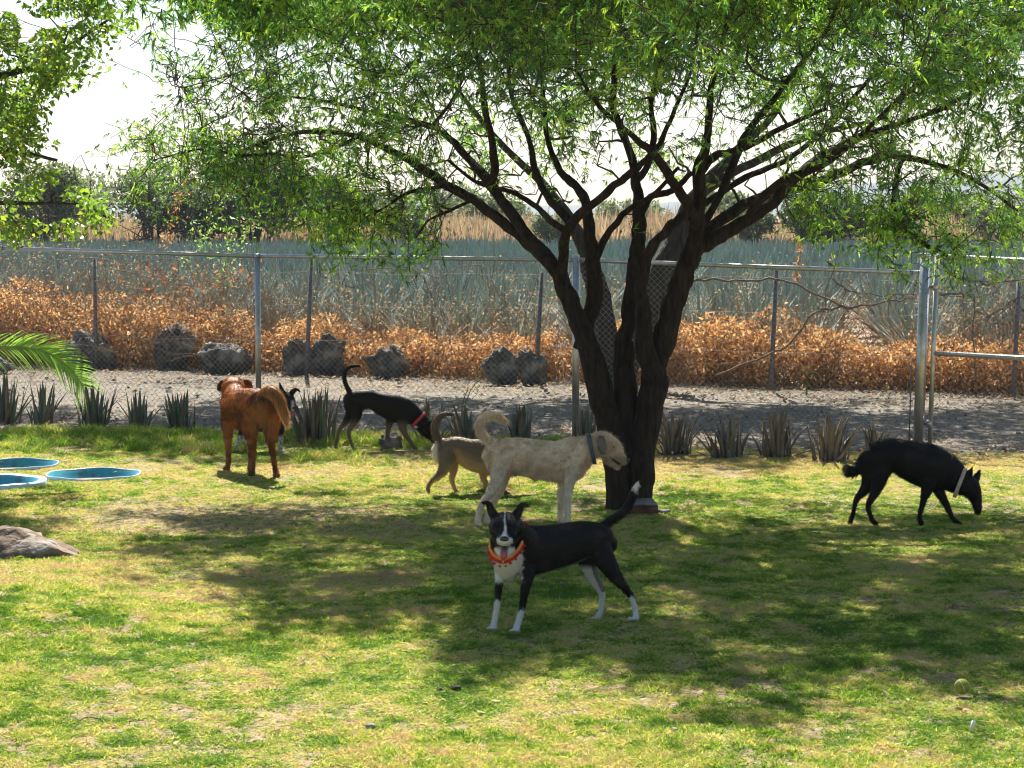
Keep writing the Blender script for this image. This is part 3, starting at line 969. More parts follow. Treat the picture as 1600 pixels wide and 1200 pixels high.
# ------------------------------------------------------------------ dry orange brush behind the boulders
def brush(name, n, Xf, d0, d1, hmax, pal, label, lsz=(0.03, 0.07), m='dry', twigs=2500, upright=0.3, prof=None):
    A = Acc()
    X = Xf(n); T = RNG.random(n)
    Y = far_Y(np.clip(X, -14, 14)) + d0 + (d1 - d0) * T
    hh = hmax * (0.35 + 0.9 * fbm(X * 0.9 + 3, Y * 0.9, 3)) * (prof(X) if prof is not None else 1.0)
    hz = RNG.random(n) ** 0.75
    Z = hh * hz * (0.8 + 0.4 * fbm(X * 3.5, Y * 3.5, 2))
    # leaves sit in clumps
    k = fbm(X * 3.2 + 9, Z * 3.2 + Y * 2.0, 3) > 0.41 + 0.12 * (fbm(X * 0.9 + 30, Z + Y, 2) - 0.5)
    X, Y, Z = X[k], Y[k], Z[k]; n = len(X)
    a = RNG.random(n) * 6.283; e = RNG.normal(-0.1, 0.7, n)
    D_ = np.stack([np.cos(a) * np.cos(e), np.sin(a) * np.cos(e), np.sin(e)], -1)
    L = lsz[0] + (lsz[1] - lsz[0]) * RNG.random(n)
    V, F, mm_ = blade_batch(np.stack([X, Y, Z], -1), D_, L, L * (0.30 + 0.3 * RNG.random(n)), RNG.normal(0, 0.2, (n, 3)), 2)
    pal = np.array(pal)
    c = pal[RNG.integers(0, len(pal), n)] * (0.75 + 0.5 * RNG.random((n, 1)))
    A.add(V, F, np.repeat(np.clip(c, 0, 1), mm_, 0))
    for i in range(twigs):
        x = float(Xf(1)[0]); y = float(far_Y(max(-14, min(14, x)))) + d0 + (d1 - d0) * random.random()
        h = hmax * (0.35 + 0.9 * float(fbm(x * 0.9 + 3, y * 0.9, 3))) * (0.6 + 0.7 * random.random()) * (float(prof(np.array(x))) if prof is not None else 1.0)
        p = np.array([x, y, 0.0]); pts = [p.copy()]; dr = np.array([random.gauss(0, 0.5), random.gauss(0, 0.4), 1.0])
        for s_ in range(4):
            dr = dr + np.array([random.gauss(0, 0.45), random.gauss(0, 0.4), random.gauss(-0.12, 0.2)]); p = p + dr / np.linalg.norm(dr) * h / 4; pts.append(p.copy())
        V, F = tube(np.array(pts), np.linspace(0.004, 0.0015, 5), 3, cap=False)
        A.add(V, F, np.array([0.30, 0.19, 0.11]) * (0.6 + 0.7 * random.random()))
    o = obj(name, A.mesh(name), M[m], kind='stuff'); o['label'] = label
    return o


def bprof(X):
    return np.interp(X, [-7, -5.2, -4, -2.6, -1, 0.2, 1.2, 2.2, 3.2, 4.5, 6], [1.25, 1.3, 1.05, 0.85, 0.75, 0.7, 1.0, 1.2, 1.05, 0.9, 0.8])


def uX(n):
    return -9.8 + 18.6 * RNG.random(n)


def hprof(X):
    # higher at the left and in places at the right
    return 1.0 + 0.35 * sstep(-2.5, -5, X) + 0.15 * sstep(1.5, 3, X)


brush('dry_brush', 102000, uX, 0.45, 1.6, 0.86, [(0.76, 0.43, 0.18), (0.60, 0.34, 0.15), (0.80, 0.54, 0.26), (0.44, 0.23, 0.10), (0.72, 0.58, 0.36), (0.22, 0.13, 0.08)], 'orange brown dried brush behind the boulders along the far fence', twigs=1800, prof=bprof)
brush('dry_weeds', 22000, uX, 0.4, 1.9, 1.5, [(0.36, 0.24, 0.14), (0.42, 0.32, 0.2), (0.30, 0.26, 0.17)], 'thin grey brown dead weeds reaching above the orange brush', lsz=(0.018, 0.042), twigs=5200, prof=hprof)

# tall tan grass band behind the agaves
def tall_grass(name, n, y0, y1, h, pal, label, xr=0.30):
    Y = y0 + (y1 - y0) * RNG.random(n); X = (RNG.random(n) * 2 - 1) * xr * Y
    H = h * (0.55 + 0.6 * fbm(X * 0.12, Y * 0.1, 3)) * (0.7 + 0.4 * RNG.random(n))
    a = RNG.random(n) * 6.283; ln = 0.25 * RNG.random(n)
    D_ = np.stack([np.cos(a) * np.sin(ln), np.sin(a) * np.sin(ln), np.cos(ln)], -1)
    V, F, m = blade_batch(np.stack([X, Y, np.zeros(n)], -1), D_, H, np.full(n, 0.13), RNG.normal(0, 0.15, (n, 3)), 2, side=np.stack([np.ones(n), RNG.normal(0, 0.5, n), np.zeros(n)], -1))
    pal = np.array(pal); c = pal[RNG.integers(0, len(pal), n)] * (0.8 + 0.4 * RNG.random((n, 1)))
    o = obj(name, np_mesh(name, V, F, np.repeat(c, m, 0)), M['dry'], kind='stuff'); o['label'] = label


tall_grass('tall_dry_grass', 26000, 96, 118, 2.0, [(0.31, 0.22, 0.14), (0.36, 0.28, 0.19), (0.25, 0.20, 0.14), (0.22, 0.20, 0.13)], 'band of tall tan grass behind the agave field')


# ------------------------------------------------------------------ dead branches, vines and weeds by the far fence
def limb_px(pts, D, r0, r1, n=6, wob=0.0, sides=6, dz=None):
    P = np.array([unproj(u, v, D + (dz[i] if dz else 0)) for i, (u, v) in enumerate(pts)])
    P = catmull(P, n)
    if wob:
        P = P + np.stack([fbm(np.arange(len(P)) * 0.5 + pts[0][0] + k * 31, np.arange(len(P)) * 0 + pts[0][1], 2) - 0.5 for k in range(3)], -1) * wob * 2
    return P, np.linspace(r0, r1, len(P))


def dead_branch(lb, D, mains, seed, sub=14, m='deadwood', cat='dead branch', nm='dead_branch'):
    r = np.random.default_rng(seed)
    A = Acc(); allP = []
    for pts, r0, r1 in mains:
        P, R = limb_px(pts, D, r0, r1, 6, 0.03)
        V, F = tube(P, R, 6); A.add(V, F); allP.append(P)
    for k in range(sub):
        P = allP[r.integers(len(allP))]; i = r.integers(2, len(P) - 1); p = P[i].copy(); pts = [p.copy()]
        d_ = r.normal(0, 1, 3) * [1, 0.3, 0.7]; d_[2] -= 0.5
        for s_ in range(6):
            d_ = d_ / np.linalg.norm(d_) + r.normal(0, 0.35, 3) + [0, 0, -0.08]; p = p + d_ / np.linalg.norm(d_) * 0.07; p[2] = max(p[2], 0.02); pts.append(p.copy())
        V, F = tube(np.array(pts), np.linspace(0.005, 0.0015, 7), 4); A.add(V, F)
    o = obj(nm, A.mesh(nm), M[m]); tag(o, lb, cat)
    return o


dead_branch('long dead branch sagging along the far fence right of the forked tree', far_at(1200) - 0.15,
            [([(1064, 449), (1100, 437), (1150, 440), (1205, 437), (1262, 452), (1320, 478), (1390, 470), (1432, 465)], 0.014, 0.010),
             ([(1120, 585), (1165, 566), (1230, 540), (1268, 492), (1300, 482), (1340, 480)], 0.010, 0.016),
             ([(1300, 438), (1330, 452), (1380, 462), (1440, 458)], 0.008, 0.006)], 1, 30)
dead_branch('tangled bare vine twigs at the top of the far fence left of the tree', far_at(700) - 0.1,
            [([(560, 425), (620, 418), (680, 432), (740, 415), (800, 424), (860, 440)], 0.006, 0.004), ([(650, 418), (680, 470), (700, 520), (712, 560)], 0.006, 0.004),
             ([(660, 440), (700, 455), (730, 500)], 0.005, 0.003), ([(750, 420), (790, 460), (850, 500)], 0.004, 0.003)], 2, 34)
dead_branch('bare thorny branch hanging over the gate at the right edge', near_at(1530) + 2.2,
            [([(1462, 402), (1490, 430), (1530, 442), (1580, 441), (1640, 436)], 0.012, 0.008), ([(1470, 462), (1510, 458), (1525, 475), (1520, 520), (1524, 600)], 0.010, 0.006),
             ([(1540, 500), (1580, 470), (1620, 455)], 0.006, 0.004), ([(1560, 545), (1575, 500), (1600, 480)], 0.005, 0.003)], 3, 40)
dead_branch('pale dead vine stems with curling ends on the far fence at the left', far_at(250) - 0.1,
            [([(60, 410), (130, 402), (200, 412), (280, 405), (370, 418)], 0.005, 0.004), ([(90, 480), (150, 440), (220, 455), (300, 440), (380, 450)], 0.005, 0.003),
             ([(330, 420), (370, 470), (390, 540)], 0.004, 0.003), ([(0, 470), (50, 450), (100, 440)], 0.005, 0.003)], 4, 44)


def leafy_vine(lb, D, mains, nleaf, seed, pal, lsz, m='leafL', spread=0.10, cat='vine', nm='vine'):
    r = np.random.default_rng(seed)
    root = empty(nm, tuple(unproj(mains[0][0][0], mains[0][0][1], D) * [1, 1, 0]), lb, cat)
    A = Acc(); allP = []
    for pts, r0, r1 in [(a, 0.006, 0.003) for a in mains]:
        P, R = limb_px(pts, D, r0, r1, 6, 0.02); V, F = tube(P, R, 5); A.add(V, F); allP.append(P)
    obj('stem', A.mesh('stem', origin=tuple(root.location)), M['deadwood'], root)
    P = np.concatenate(allP); i = r.integers(0, len(P), nleaf)
    Q = P[i] + r.normal(0, spread, (nleaf, 3)) * [1, 0.6, 0.9]
    D_ = r.normal(0, 1, (nleaf, 3)) + [0, 0, -0.4]; D_ /= np.linalg.norm(D_, axis=1)[:, None]
    L = lsz * (0.6 + 0.7 * r.random(nleaf))
    V, F, mm_ = leaf_batch(Q, D_, L, L * 0.42, r)
    pal = np.array(pal); c = pal[r.integers(0, len(pal), nleaf)] * (0.8 + 0.4 * r.random((nleaf, 1)))
    A = Acc(); A.add(V, F, np.repeat(c, mm_, 0)); obj('leaves', A.mesh('leaves', origin=tuple(root.location)), M[m], root)


def leaf_batch(P, D_, L, W, r):
    """pointed oval leaves, slightly folded: 6 verts, 4 tris"""
    n = len(P)
    s = np.cross(D_, r.normal(0, 1, (n, 3))); s /= np.linalg.norm(s, axis=1)[:, None] + 1e-9
    nr = np.cross(D_, s)
    L_ = L[:, None]; W_ = W[:, None]
    a = P; b = P + D_ * L_ * 0.42 + s * W_ * 0.5 + nr * W_ * 0.15; c = P + D_ * L_ * 0.42 - s * W_ * 0.5 + nr * W_ * 0.15
    mid = P + D_ * L_ * 0.45; e = P + D_ * L_ - nr * L_ * 0.12
    V = np.stack([a, b, mid, c, e], 1).reshape(-1, 3)
    k = (np.arange(n) * 5)[:, None]
    F = np.concatenate([k + [[0, 2, 1]], k + [[0, 3, 2]], k + [[1, 2, 4]], k + [[2, 3, 4]]])
    return V, [F], 5


leafy_vine('pale green creeper with small leaves climbing above the fence rail left of centre', far_at(320) - 0.2,
           [[(330, 330), (325, 360), (300, 385), (285, 420)], [(345, 330), (360, 365), (352, 400), (350, 440)], [(300, 345), (320, 380), (345, 400)], [(395, 340), (385, 370), (365, 395)]],
           420, 5, [(0.20, 0.34, 0.12), (0.28, 0.42, 0.16), (0.16, 0.28, 0.12)], 0.055, spread=0.07)
leafy_vine('withered orange vine hanging in front of the dark trees left of centre', far_at(280) - 0.4,
           [[(296, 255), (290, 290), (278, 315), (268, 345), (255, 392)]], 150, 6, [(0.50, 0.26, 0.10), (0.42, 0.22, 0.10), (0.55, 0.36, 0.16)], 0.05, m='dry', spread=0.035)
leafy_vine('small orange dried plume rising above the fence rail right of the tree', far_at(1248) + 0.5,
           [[(1246, 440), (1247, 410), (1252, 378)]], 80, 7, [(0.62, 0.30, 0.12), (0.5, 0.25, 0.1)], 0.045, m='dry', spread=0.022, cat='weed', nm='weed')
leafy_vine('brown withered leaves clinging to the far fence at the left', far_at(300) - 0.2,
           [[(170, 420), (240, 430), (300, 440), (360, 430), (392, 440)], [(200, 450), (270, 460), (340, 475)]], 170, 8, [(0.38, 0.16, 0.07), (0.45, 0.22, 0.09), (0.30, 0.14, 0.07)], 0.085, m='dry', spread=0.11)
leafy_vine('thin green weed growing on the track in front of the boulder pair', gdist(640), [[(722, 655), (726, 620), (738, 590), (758, 562)], [(724, 640), (745, 600), (790, 570)]],
           150, 9, [(0.12, 0.20, 0.07), (0.16, 0.26, 0.09)], 0.03, spread=0.04, cat='weed', nm='weed')
# bent green sprout by the far fence
P, R = limb_px([(1260, 618), (1261, 596), (1266, 584), (1275, 583), (1280, 592)], far_at(1265) - 0.4, 0.012, 0.004, 5)
V, F = tube(P, R, 6); o = obj('sprout', np_mesh('sprout', V, F), M['grass']); tag(o, 'bent green agave sprout at the foot of the far fence', 'sprout')


# ------------------------------------------------------------------ background trees
def far_tree(lb, u, v0, v1, wpx, D, seed, pal, nleaf=5200, trunks=4, lsz=0.22, cat='tree', nm='far_tree', flat=0.8, gaps=0.36):
    r = np.random.default_rng(seed)
    c = unproj(u, 372, D); c[2] = 0
    s = FPX / D; H = (unproj(u, v0, D))[2]; Wd = wpx / s / 2; zb = max(0.2, unproj(u, v1, D)[2])
    root = empty(nm, tuple(c), lb, cat)
    A = Acc()
    ends = []
    for t in range(trunks):
        a = r.random() * 6.28; tip = np.array([math.cos(a) * Wd * 0.6 * r.random() ** .5, math.sin(a) * Wd * 0.5, H * (0.6 + 0.25 * r.random())])
        mid = tip * [0.35, 0.35, 0.45] + r.normal(0, 0.15, 3) * [1, 1, 0.3]
        P = catmull([np.array([r.normal(0, 0.1), r.normal(0, 0.1), -0.1]), mid, tip], 5)
        V, F = tube(P, np.linspace(0.035 * H ** 0.8, 0.02, len(P)), 6); A.add(V, F); ends.append(P)
        for q in range(7):
            p = P[r.integers(3, len(P))]; e = p + r.normal(0, 1, 3) * [Wd * 0.4, Wd * 0.4, H * 0.16]
            PP = catmull([p, (p + e) / 2 + r.normal(0, 0.1, 3), e], 4); V, F = tube(PP, np.linspace(0.03, 0.008, len(PP)), 4); A.add(V, F); ends.append(PP)
    obj('trunk', A.mesh('trunk'), M['bark2'], root)
    n = nleaf * 3
    U = r.normal(0, 1, (n, 3)); U /= np.linalg.norm(U, axis=1)[:, None]; U *= (r.random(n) ** 0.42)[:, None]
    zc, zr = (H + zb) / 2, (H - zb) / 2
    lob = 0.78 + 0.5 * fbm(U[:, 0] * 2.2 + seed, U[:, 2] * 2.2 + U[:, 1] * 1.7, 3)
    Q = np.stack([U[:, 0] * Wd * lob, U[:, 1] * Wd * 0.8 * lob, zc + U[:, 2] * zr * lob * 0.95], -1)
    k = fbm(Q[:, 0] * 1.1 + seed, Q[:, 2] * 1.1 + Q[:, 1], 3) > gaps + 0.05
    Q = Q[k][:nleaf]; n = len(Q); Q[:, 2] = np.maximum(Q[:, 2], 0.1)
    D_ = r.normal(0, 1, (n, 3)); D_ /= np.linalg.norm(D_, axis=1)[:, None]
    L = lsz * (0.6 + 0.7 * r.random(n))
    V, F, mm_ = leaf_batch(Q, D_, L, L * 0.5, r)
    pal = np.array(pal); cc = pal[r.integers(0, len(pal), n)] * (0.8 + 0.4 * r.random((n, 1)))
    obj('crown', np_mesh('crown', V, F, np.repeat(cc, mm_, 0)), M['leaf'], root)


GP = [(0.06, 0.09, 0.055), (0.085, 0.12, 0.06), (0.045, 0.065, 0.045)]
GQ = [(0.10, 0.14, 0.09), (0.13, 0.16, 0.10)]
far_tree('dark spreading mesquite behind the agaves left of centre', 395, 225, 374, 200, 93, 1, GP, 11000)
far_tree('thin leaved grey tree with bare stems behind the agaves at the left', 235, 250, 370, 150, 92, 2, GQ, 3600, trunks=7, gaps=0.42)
far_tree('low dark bush far behind the orange vine left of centre', 310, 285, 376, 140, 90, 12, GP, 4500)
far_tree('dark rounded tree behind the agaves right of the forked tree', 1290, 298, 380, 170, 92, 3, GP, 6500, trunks=6)
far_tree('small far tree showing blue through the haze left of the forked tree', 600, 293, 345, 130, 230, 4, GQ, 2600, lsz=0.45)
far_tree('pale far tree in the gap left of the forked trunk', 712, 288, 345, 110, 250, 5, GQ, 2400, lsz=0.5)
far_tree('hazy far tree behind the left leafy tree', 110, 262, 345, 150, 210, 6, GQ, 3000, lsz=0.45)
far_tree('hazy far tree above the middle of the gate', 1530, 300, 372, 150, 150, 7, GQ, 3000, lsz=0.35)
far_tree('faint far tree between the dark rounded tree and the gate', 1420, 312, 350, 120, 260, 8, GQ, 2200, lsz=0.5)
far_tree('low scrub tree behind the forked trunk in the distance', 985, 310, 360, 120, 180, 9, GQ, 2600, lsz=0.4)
far_tree('grey green tree standing behind the left leafy tree', 70, 246, 372, 160, 94, 21, GQ, 6500, trunks=6)
far_tree('thin grey tree in front of the tan grass left of the forked tree', 520, 268, 372, 100, 92, 22, GQ, 2600, trunks=5, gaps=0.4)
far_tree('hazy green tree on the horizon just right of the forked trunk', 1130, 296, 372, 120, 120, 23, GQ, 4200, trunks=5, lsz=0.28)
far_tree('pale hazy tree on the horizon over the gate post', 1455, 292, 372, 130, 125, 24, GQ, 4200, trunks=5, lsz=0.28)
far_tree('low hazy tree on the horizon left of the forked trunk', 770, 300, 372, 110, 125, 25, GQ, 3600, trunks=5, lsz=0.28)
for k, (u_, v_, w_, lb_s) in enumerate(((640, 322, 90, 'low scrub bush in front of the tan grass, left of the forked tree'), (865, 330, 70, 'small scrub bush by the tan grass beside the tree\'s left limb'),
                                    (1175, 318, 80, 'grey scrub bush by the tan grass under the tree\'s right limb'), (1400, 326, 90, 'low scrub bush in front of the tan grass left of the gate'),
                                    (1560, 318, 110, 'wide scrub bush in front of the tan grass above the gate'), (20, 326, 120, 'low scrub bush in front of the tan grass at the left edge'))):
    far_tree(lb_s, u_, v_, 376, w_, 89 + k * 0.7, 40 + k, GQ if k % 2 else GP, 2200, trunks=4, lsz=0.16, cat='bush', nm='bush', gaps=0.4)
far_tree('hazy low tree far off at the right edge', 1640, 290, 360, 140, 200, 10, GQ, 2600, lsz=0.4)


# ------------------------------------------------------------------ forked mesquite in the lawn
TD = 14.4                       # distance of the trunk
LIMBS = []                      # (points nx3, radii)


def limb(pts, D=TD, w=None, n=6):
    """pts: (u, v, radius px[, depth offset m])"""
    P = []; R = []
    back = D == TD and pts[-1][0] < 770
    for k, p in enumerate(pts):
        dd = p[3] if len(p) > 3 else 0.0
        if back and p[0] < 840: dd = abs(dd) * 1.35
        P.append(unproj(p[0], p[1], D + dd)); R.append(p[2] * (0.88 if (D == TD and p[1] < 640) else 1.0) / (FPX / (D + dd)))
    P = catmull(P, n); R = np.interp(np.linspace(0, len(R) - 1, len(P)), np.arange(len(R)), R)
    wob = np.stack([fbm(np.arange(len(P)) * 0.35 + pts[0][0] * 0.37 + k * 31, np.arange(len(P)) * 0 + pts[-1][1] * 0.11, 3) - 0.5 for k in range(3)], -1)
    P = P + wob * np.minimum(R * 0.9, 0.05)[:, None] * 1.5 * np.linspace(0, 1, len(P))[:, None] ** 0.5
    return P, R


MAIN = [
    # left stem
    [(968, 812, 30, 0), (970, 790, 24, 0), (966, 740, 22, 0), (962, 700, 22, 0), (946, 640, 21, -.02), (928, 575, 22, -.03), (910, 520, 19, -.05), (890, 470, 16, -.06), (874, 430, 15, -.08),
     (852, 402, 12, -.1), (830, 383, 10.5, -.15), (784, 348, 10, -.25), (752, 321, 9, -.35), (707, 294, 8.5, -.5), (660, 262, 7.5, -.65), (612, 236, 6, -.8), (560, 214, 5, -.9), (500, 205, 4, -1.0), (430, 215, 3, -1.1), (370, 240, 2.2, -1.1)],
    [(872, 428, 12, -.08), (850, 396, 11, 0), (836, 380, 10.5, .05), (802, 337, 10, .15), (779, 305, 9.5, .25), (757, 276, 8.5, .35), (725, 240, 7, .5), (694, 208, 6, .6), (650, 190, 5, .8), (590, 178, 4, .9), (520, 160, 3, 1.0), (440, 150, 2, 1.1)],
    [(768, 288, 8, .25), (773, 258, 7.5, .2), (768, 215, 6.5, .1), (759, 172, 5.5, 0), (750, 110, 4.5, -.1), (730, 40, 3.5, -.2), (700, -60, 2.5, -.4)],
    [(876, 436, 11, -.1), (880, 400, 9.5, -.2), (885, 364, 9, -.3), (905, 337, 8.5, -.4), (930, 316, 7.5, -.45), (955, 294, 7, -.5), (980, 276, 6.5, -.5), (1001, 257, 6, -.5), (1030, 225, 5, -.6), (1050, 180, 4, -.8), (1080, 110, 3, -1.0), (1090, 40, 2.2, -1.2)],
    [(886, 362, 6.5, -.3), (862, 347, 6, -.35), (838, 323, 5, -.45), (800, 300, 4.2, -.6), (750, 288, 3.2, -.8), (700, 250, 2.4, -1.0)],
    [(890, 345, 8, -.2), (868, 322, 7.5, -.1), (850, 300, 6.5, 0), (835, 262, 6, .1), (826, 215, 5, .2), (800, 150, 4, .4), (790, 70, 3, .6), (770, -30, 2.2, .8)],
    # inner stem off the left one
    [(908, 545, 15, 0), (920, 500, 15, .06), (929, 463, 15.5, .1), (928, 420, 14, .12), (924, 395, 12, .15), (920, 360, 10.5, .2), (912, 310, 8.5, .3), (893, 285, 7.5, .4), (872, 262, 6, .5), (855, 215, 5, .7), (850, 150, 4, .9), (838, 60, 3, 1.2)],
    [(930, 405, 8, .12), (946, 372, 6.5, .1), (966, 343, 6, .05), (991, 322, 5, 0), (1025, 300, 4, -.2), (1060, 262, 3, -.4)],
    # centre stem
    [(985, 812, 22, .05), (982, 760, 21, .04), (978, 700, 21, .04), (976, 640, 20, .05), (975, 580, 18, .07), (976, 530, 15, .08), (984, 486, 13, .1), (989, 440, 13, .1), (996, 395, 14, .15), (1001, 360, 13, .2), (999, 320, 11, .25), (992, 285, 8.5, .3), (984, 240, 7.5, .35), (966, 190, 6.5, .4), (957, 150, 5.5, .4), (962, 90, 4.5, .4), (975, 10, 3.5, .5)],
    [(1000, 335, 7, .2), (1017, 308, 6.5, .2), (1040, 302, 6, .1), (1058, 292, 5.5, 0), (1080, 270, 4.5, -.2)],
    [(992, 285, 6.5, .3), (1010, 262, 6, .35), (1021, 220, 5.5, .4), (1018, 160, 5, .5), (1030, 100, 4, .6), (1020, 20, 3, .8)],
    # right stem
    [(998, 812, 30, 0), (996, 790, 25, 0), (1000, 740, 22, 0), (1004, 690, 22, 0), (1014, 635, 24, 0), (1024, 580, 22, 0), (1036, 530, 22, 0), (1050, 480, 20, 0), (1064, 440, 20, 0), (1078, 405, 19, .02),
     (1092, 384, 16, .05), (1125, 368, 13, .05), (1158, 350, 12, .1), (1197, 325, 11, .15), (1231, 290, 11, .2), (1265, 261, 10, .3), (1299, 236, 8, .4), (1340, 215, 6.5, .5), (1400, 195, 5, .6), (1470, 170, 4, .7), (1540, 130, 3, .8)],
    [(1085, 395, 14, .1), (1105, 364, 11, .3), (1140, 334, 10, .5), (1178, 313, 9.5, .7), (1230, 296, 9, .9), (1280, 285, 8.5, 1.0), (1319, 267, 8, 1.1), (1366, 249, 7.5, 1.2), (1412, 246, 6, 1.3), (1475, 261, 4.5, 1.4), (1537, 289, 3.5, 1.5), (1590, 330, 2.4, 1.6)],
    [(1076, 410, 17, .0), (1086, 370, 14, -.05), (1090, 335, 12.5, -.1), (1093, 300, 11.5, -.15), (1094, 262, 10.5, -.2), (1103, 229, 8.5, -.25), (1106, 200, 7, -.3), (1112, 140, 5.5, -.4), (1130, 60, 4, -.6), (1150, -40, 3, -.8)],
    [(1088, 352, 10, -.1), (1075, 322, 9.5, -.2), (1061, 300, 9, -.3), (1049, 280, 8.5, -.4), (1036, 260, 8, -.5), (1022, 243, 7, -.55), (1000, 222, 6, -.6), (978, 205, 5, -.7), (940, 170, 4, -.9), (900, 110, 3, -1.2)],
    [(1094, 268, 8.5, -.15), (1112, 246, 8, -.2), (1135, 238, 6.5, -.3), (1170, 228, 5.5, -.5), (1220, 200, 4.5, -.8), (1290, 170, 3, -1.2)],
    [(1093, 356, 8, .05), (1112, 330, 7, .1), (1134, 285, 7, .2), (1145, 255, 7, .25), (1160, 222, 6.5, .3), (1178, 192, 6, .35), (1205, 162, 5.5, .4), (1240, 112, 4.5, .5), (1290, 50, 3.5, .6), (1330, -40, 2.5, .8)],
    # inner right stem that swings across
    [(1022, 590, 18, -.08), (1008, 545, 17, -.10), (1003, 490, 14.5, -.12), (1002, 445, 11.5, -.14), (1008, 410, 9.5, -.16), (1024, 378, 9, -.18), (1044, 355, 8.5, -.2), (1064, 340, 8, -.2), (1082, 325, 7, -.2)],
    [(1165, 346, 7, -.05), (1190, 308, 7, -.2), (1230, 280, 6.5, -.4), (1280, 262, 6, -.6), (1330, 225, 5, -.9), (1400, 160, 4, -1.2), (1480, 90, 3, -1.5)],
    [(1094, 322, 6, 0), (1130, 300, 5.5, .2), (1160, 280, 5.5, .3), (1200, 262, 5, .5), (1250, 235, 4.5, .8), (1310, 180, 4, 1.2), (1370, 110, 3, 1.6)],
    # low drooping limbs
    [(1412, 246, 4, 1.3), (1400, 280, 4.2, 1.2), (1398, 330, 4.5, 1.1), (1420, 360, 4.5, 1.0), (1450, 385, 4, .9), (1480, 400, 3, .8)],
    [(560, 214, 3.5, -.9), (520, 232, 3.4, -.9), (470, 245, 3, -.95), (420, 240, 2.6, -1), (370, 243, 2.2, -1), (320, 232, 1.8, -1.1), (240, 250, 1.4, -1.2)],
    [(700, 290, 3.5, -.5), (640, 300, 3, -.6), (600, 325, 2.4, -.7), (560, 345, 1.8, -.8), (530, 360, 1.2, -.8)],
    [(740, 312, 3, -.4), (700, 330, 2.6, -.5), (670, 345, 2, -.55), (650, 372, 1.2, -.6)],
]
tree_base = unproj(985, 800, TD); tree_base[2] = 0
mtree = empty('mesquite_tree', tuple(tree_base), 'large forked mesquite with dark twisted stems and feathery crown growing in the lawn', 'tree')
A = Acc()
NODES = []; NR = []
for pts in MAIN:
    P, R = limb(pts)
    V, F = tube(P, R, 12, lump=0.16)
    A.add(V, F)
    NODES.append(P[4:]); NR.append(R[4:])
obj('trunk', A.mesh('trunk', smooth=True, origin=tuple(mtree.location)), M['bark'], mtree)

NODES = np.concatenate(NODES); NR = np.concatenate(NR)
k = NODES[:, 2] > 2.0
NODES, NR = NODES[k], NR[k]


def grow(NODES, NR, targets, seed, rmin=0.003, droop=0.12, rscale=0.5):
    """join each target to the nearest wood with a wiggly tapering branch; returns tubes and all tips"""
    r = np.random.default_rng(seed)
    acc = Acc(); N_ = list(NODES); R_ = list(NR); segs = []
    arr = np.array(N_); rad = np.array(R_)
    order = np.argsort([np.min(np.linalg.norm(arr - t, axis=1)) for t in targets])
    for q in order:
        t = targets[q]
        d = np.linalg.norm(arr - t, axis=1)
        i = int(np.argmin(d + 0.25 * (rad < 0.004)))
        p = arr[i]; L = np.linalg.norm(t - p)
        if L < 0.08: continue
        m = max(4, int(L / 0.09) + 1)
        s = np.linspace(0, 1, m + 1)[:, None]
        side = r.normal(0, 1, 3) * 0.15 * L; side2 = r.normal(0, 1, 3) * 0.07 * L
        P = p * (1 - s) + t * s + side * np.sin(s * 3.14) + side2 * np.sin(s * 6.28) + r.normal(0, 0.011, (m + 1, 3)) * np.minimum(1, s * 4)
        P[:, 2] += (np.sin(s * 3.14) * droop * L)[:, 0]
        P[0] = p
        r0 = min(rad[i] * 0.75, 0.008 + 0.014 * L); r0 = max(r0, rmin)
        R = np.linspace(r0, max(rmin * 0.6, r0 * 0.35), m + 1)
        V, F = tube(P, R, 5 if r0 > 0.008 else 4, cap=False)
        acc.add(V, F)
        arr = np.vstack([arr, P[1:]]); rad = np.concatenate([rad, R[1:]])
        segs.append(P)
    return acc, arr, rad, segs


def crown_targets(n, seed):
    r = np.random.default_rng(seed)
    out = []
    cx, cy = 0.95, 14.3
    while len(out) < n:
        a = r.random() * 6.283; q = math.sqrt(r.random())
        x = cx + 3.75 * q * math.cos(a); y = cy + 3.1 * q * math.sin(a)
        y += 1.2 * float(sstep(0.9, -0.8, x)) - 0.1 * float(sstep(0.9, 2.2, x))
        zt = 3.1 + 2.2 * math.sqrt(max(0, 1 - q * q)) + 0.25 * r.normal()
        zb = 2.45 + 0.75 * max(0, 1 - q) - 0.35 * (q > 0.75) + 0.12 * r.normal()
        z = zb + (zt - zb) * r.random()
        u, v = project(np.array([x, y, z]))
        if v > 300 and 560 < u < 1280: continue
        if u < 190 + 60 * r.random(): continue
        if u < 400 and v < 90 and r.random() < 0.75: continue
        if u < 330 and v > 320: continue
        out.append([x, y, z])
    return np.array(out)


acc, WN, WR, SEG = grow(NODES, NR, crown_targets(720, 11), 12, 0.0048)
# low drooping twigs at measured places
lowt = []
r = np.random.default_rng(4)
for (u0, u1, v0, v1, dz, n_) in ((330, 470, 240, 330, 1.2, 12), (470, 640, 270, 385, 1.0, 44), (600, 700, 310, 392, .8, 16), (1140, 1240, 290, 345, .2, 6), (1230, 1330, 280, 370, .3, 12), (1340, 1600, 280, 400, 1.0, 60),
                                 (200, 330, 200, 290, 1.4, 16), (960, 1010, 340, 375, .2, 2), (700, 900, 270, 330, 0, 8)):
    for k in range(n_):
        lowt.append(unproj(r.uniform(u0, u1), r.uniform(v0, v1), TD + dz + r.normal(0, 0.35)))
acc2, WN2, WR2, SEG2 = grow(WN, WR, np.array(lowt), 13, 0.0038, droop=0.25)
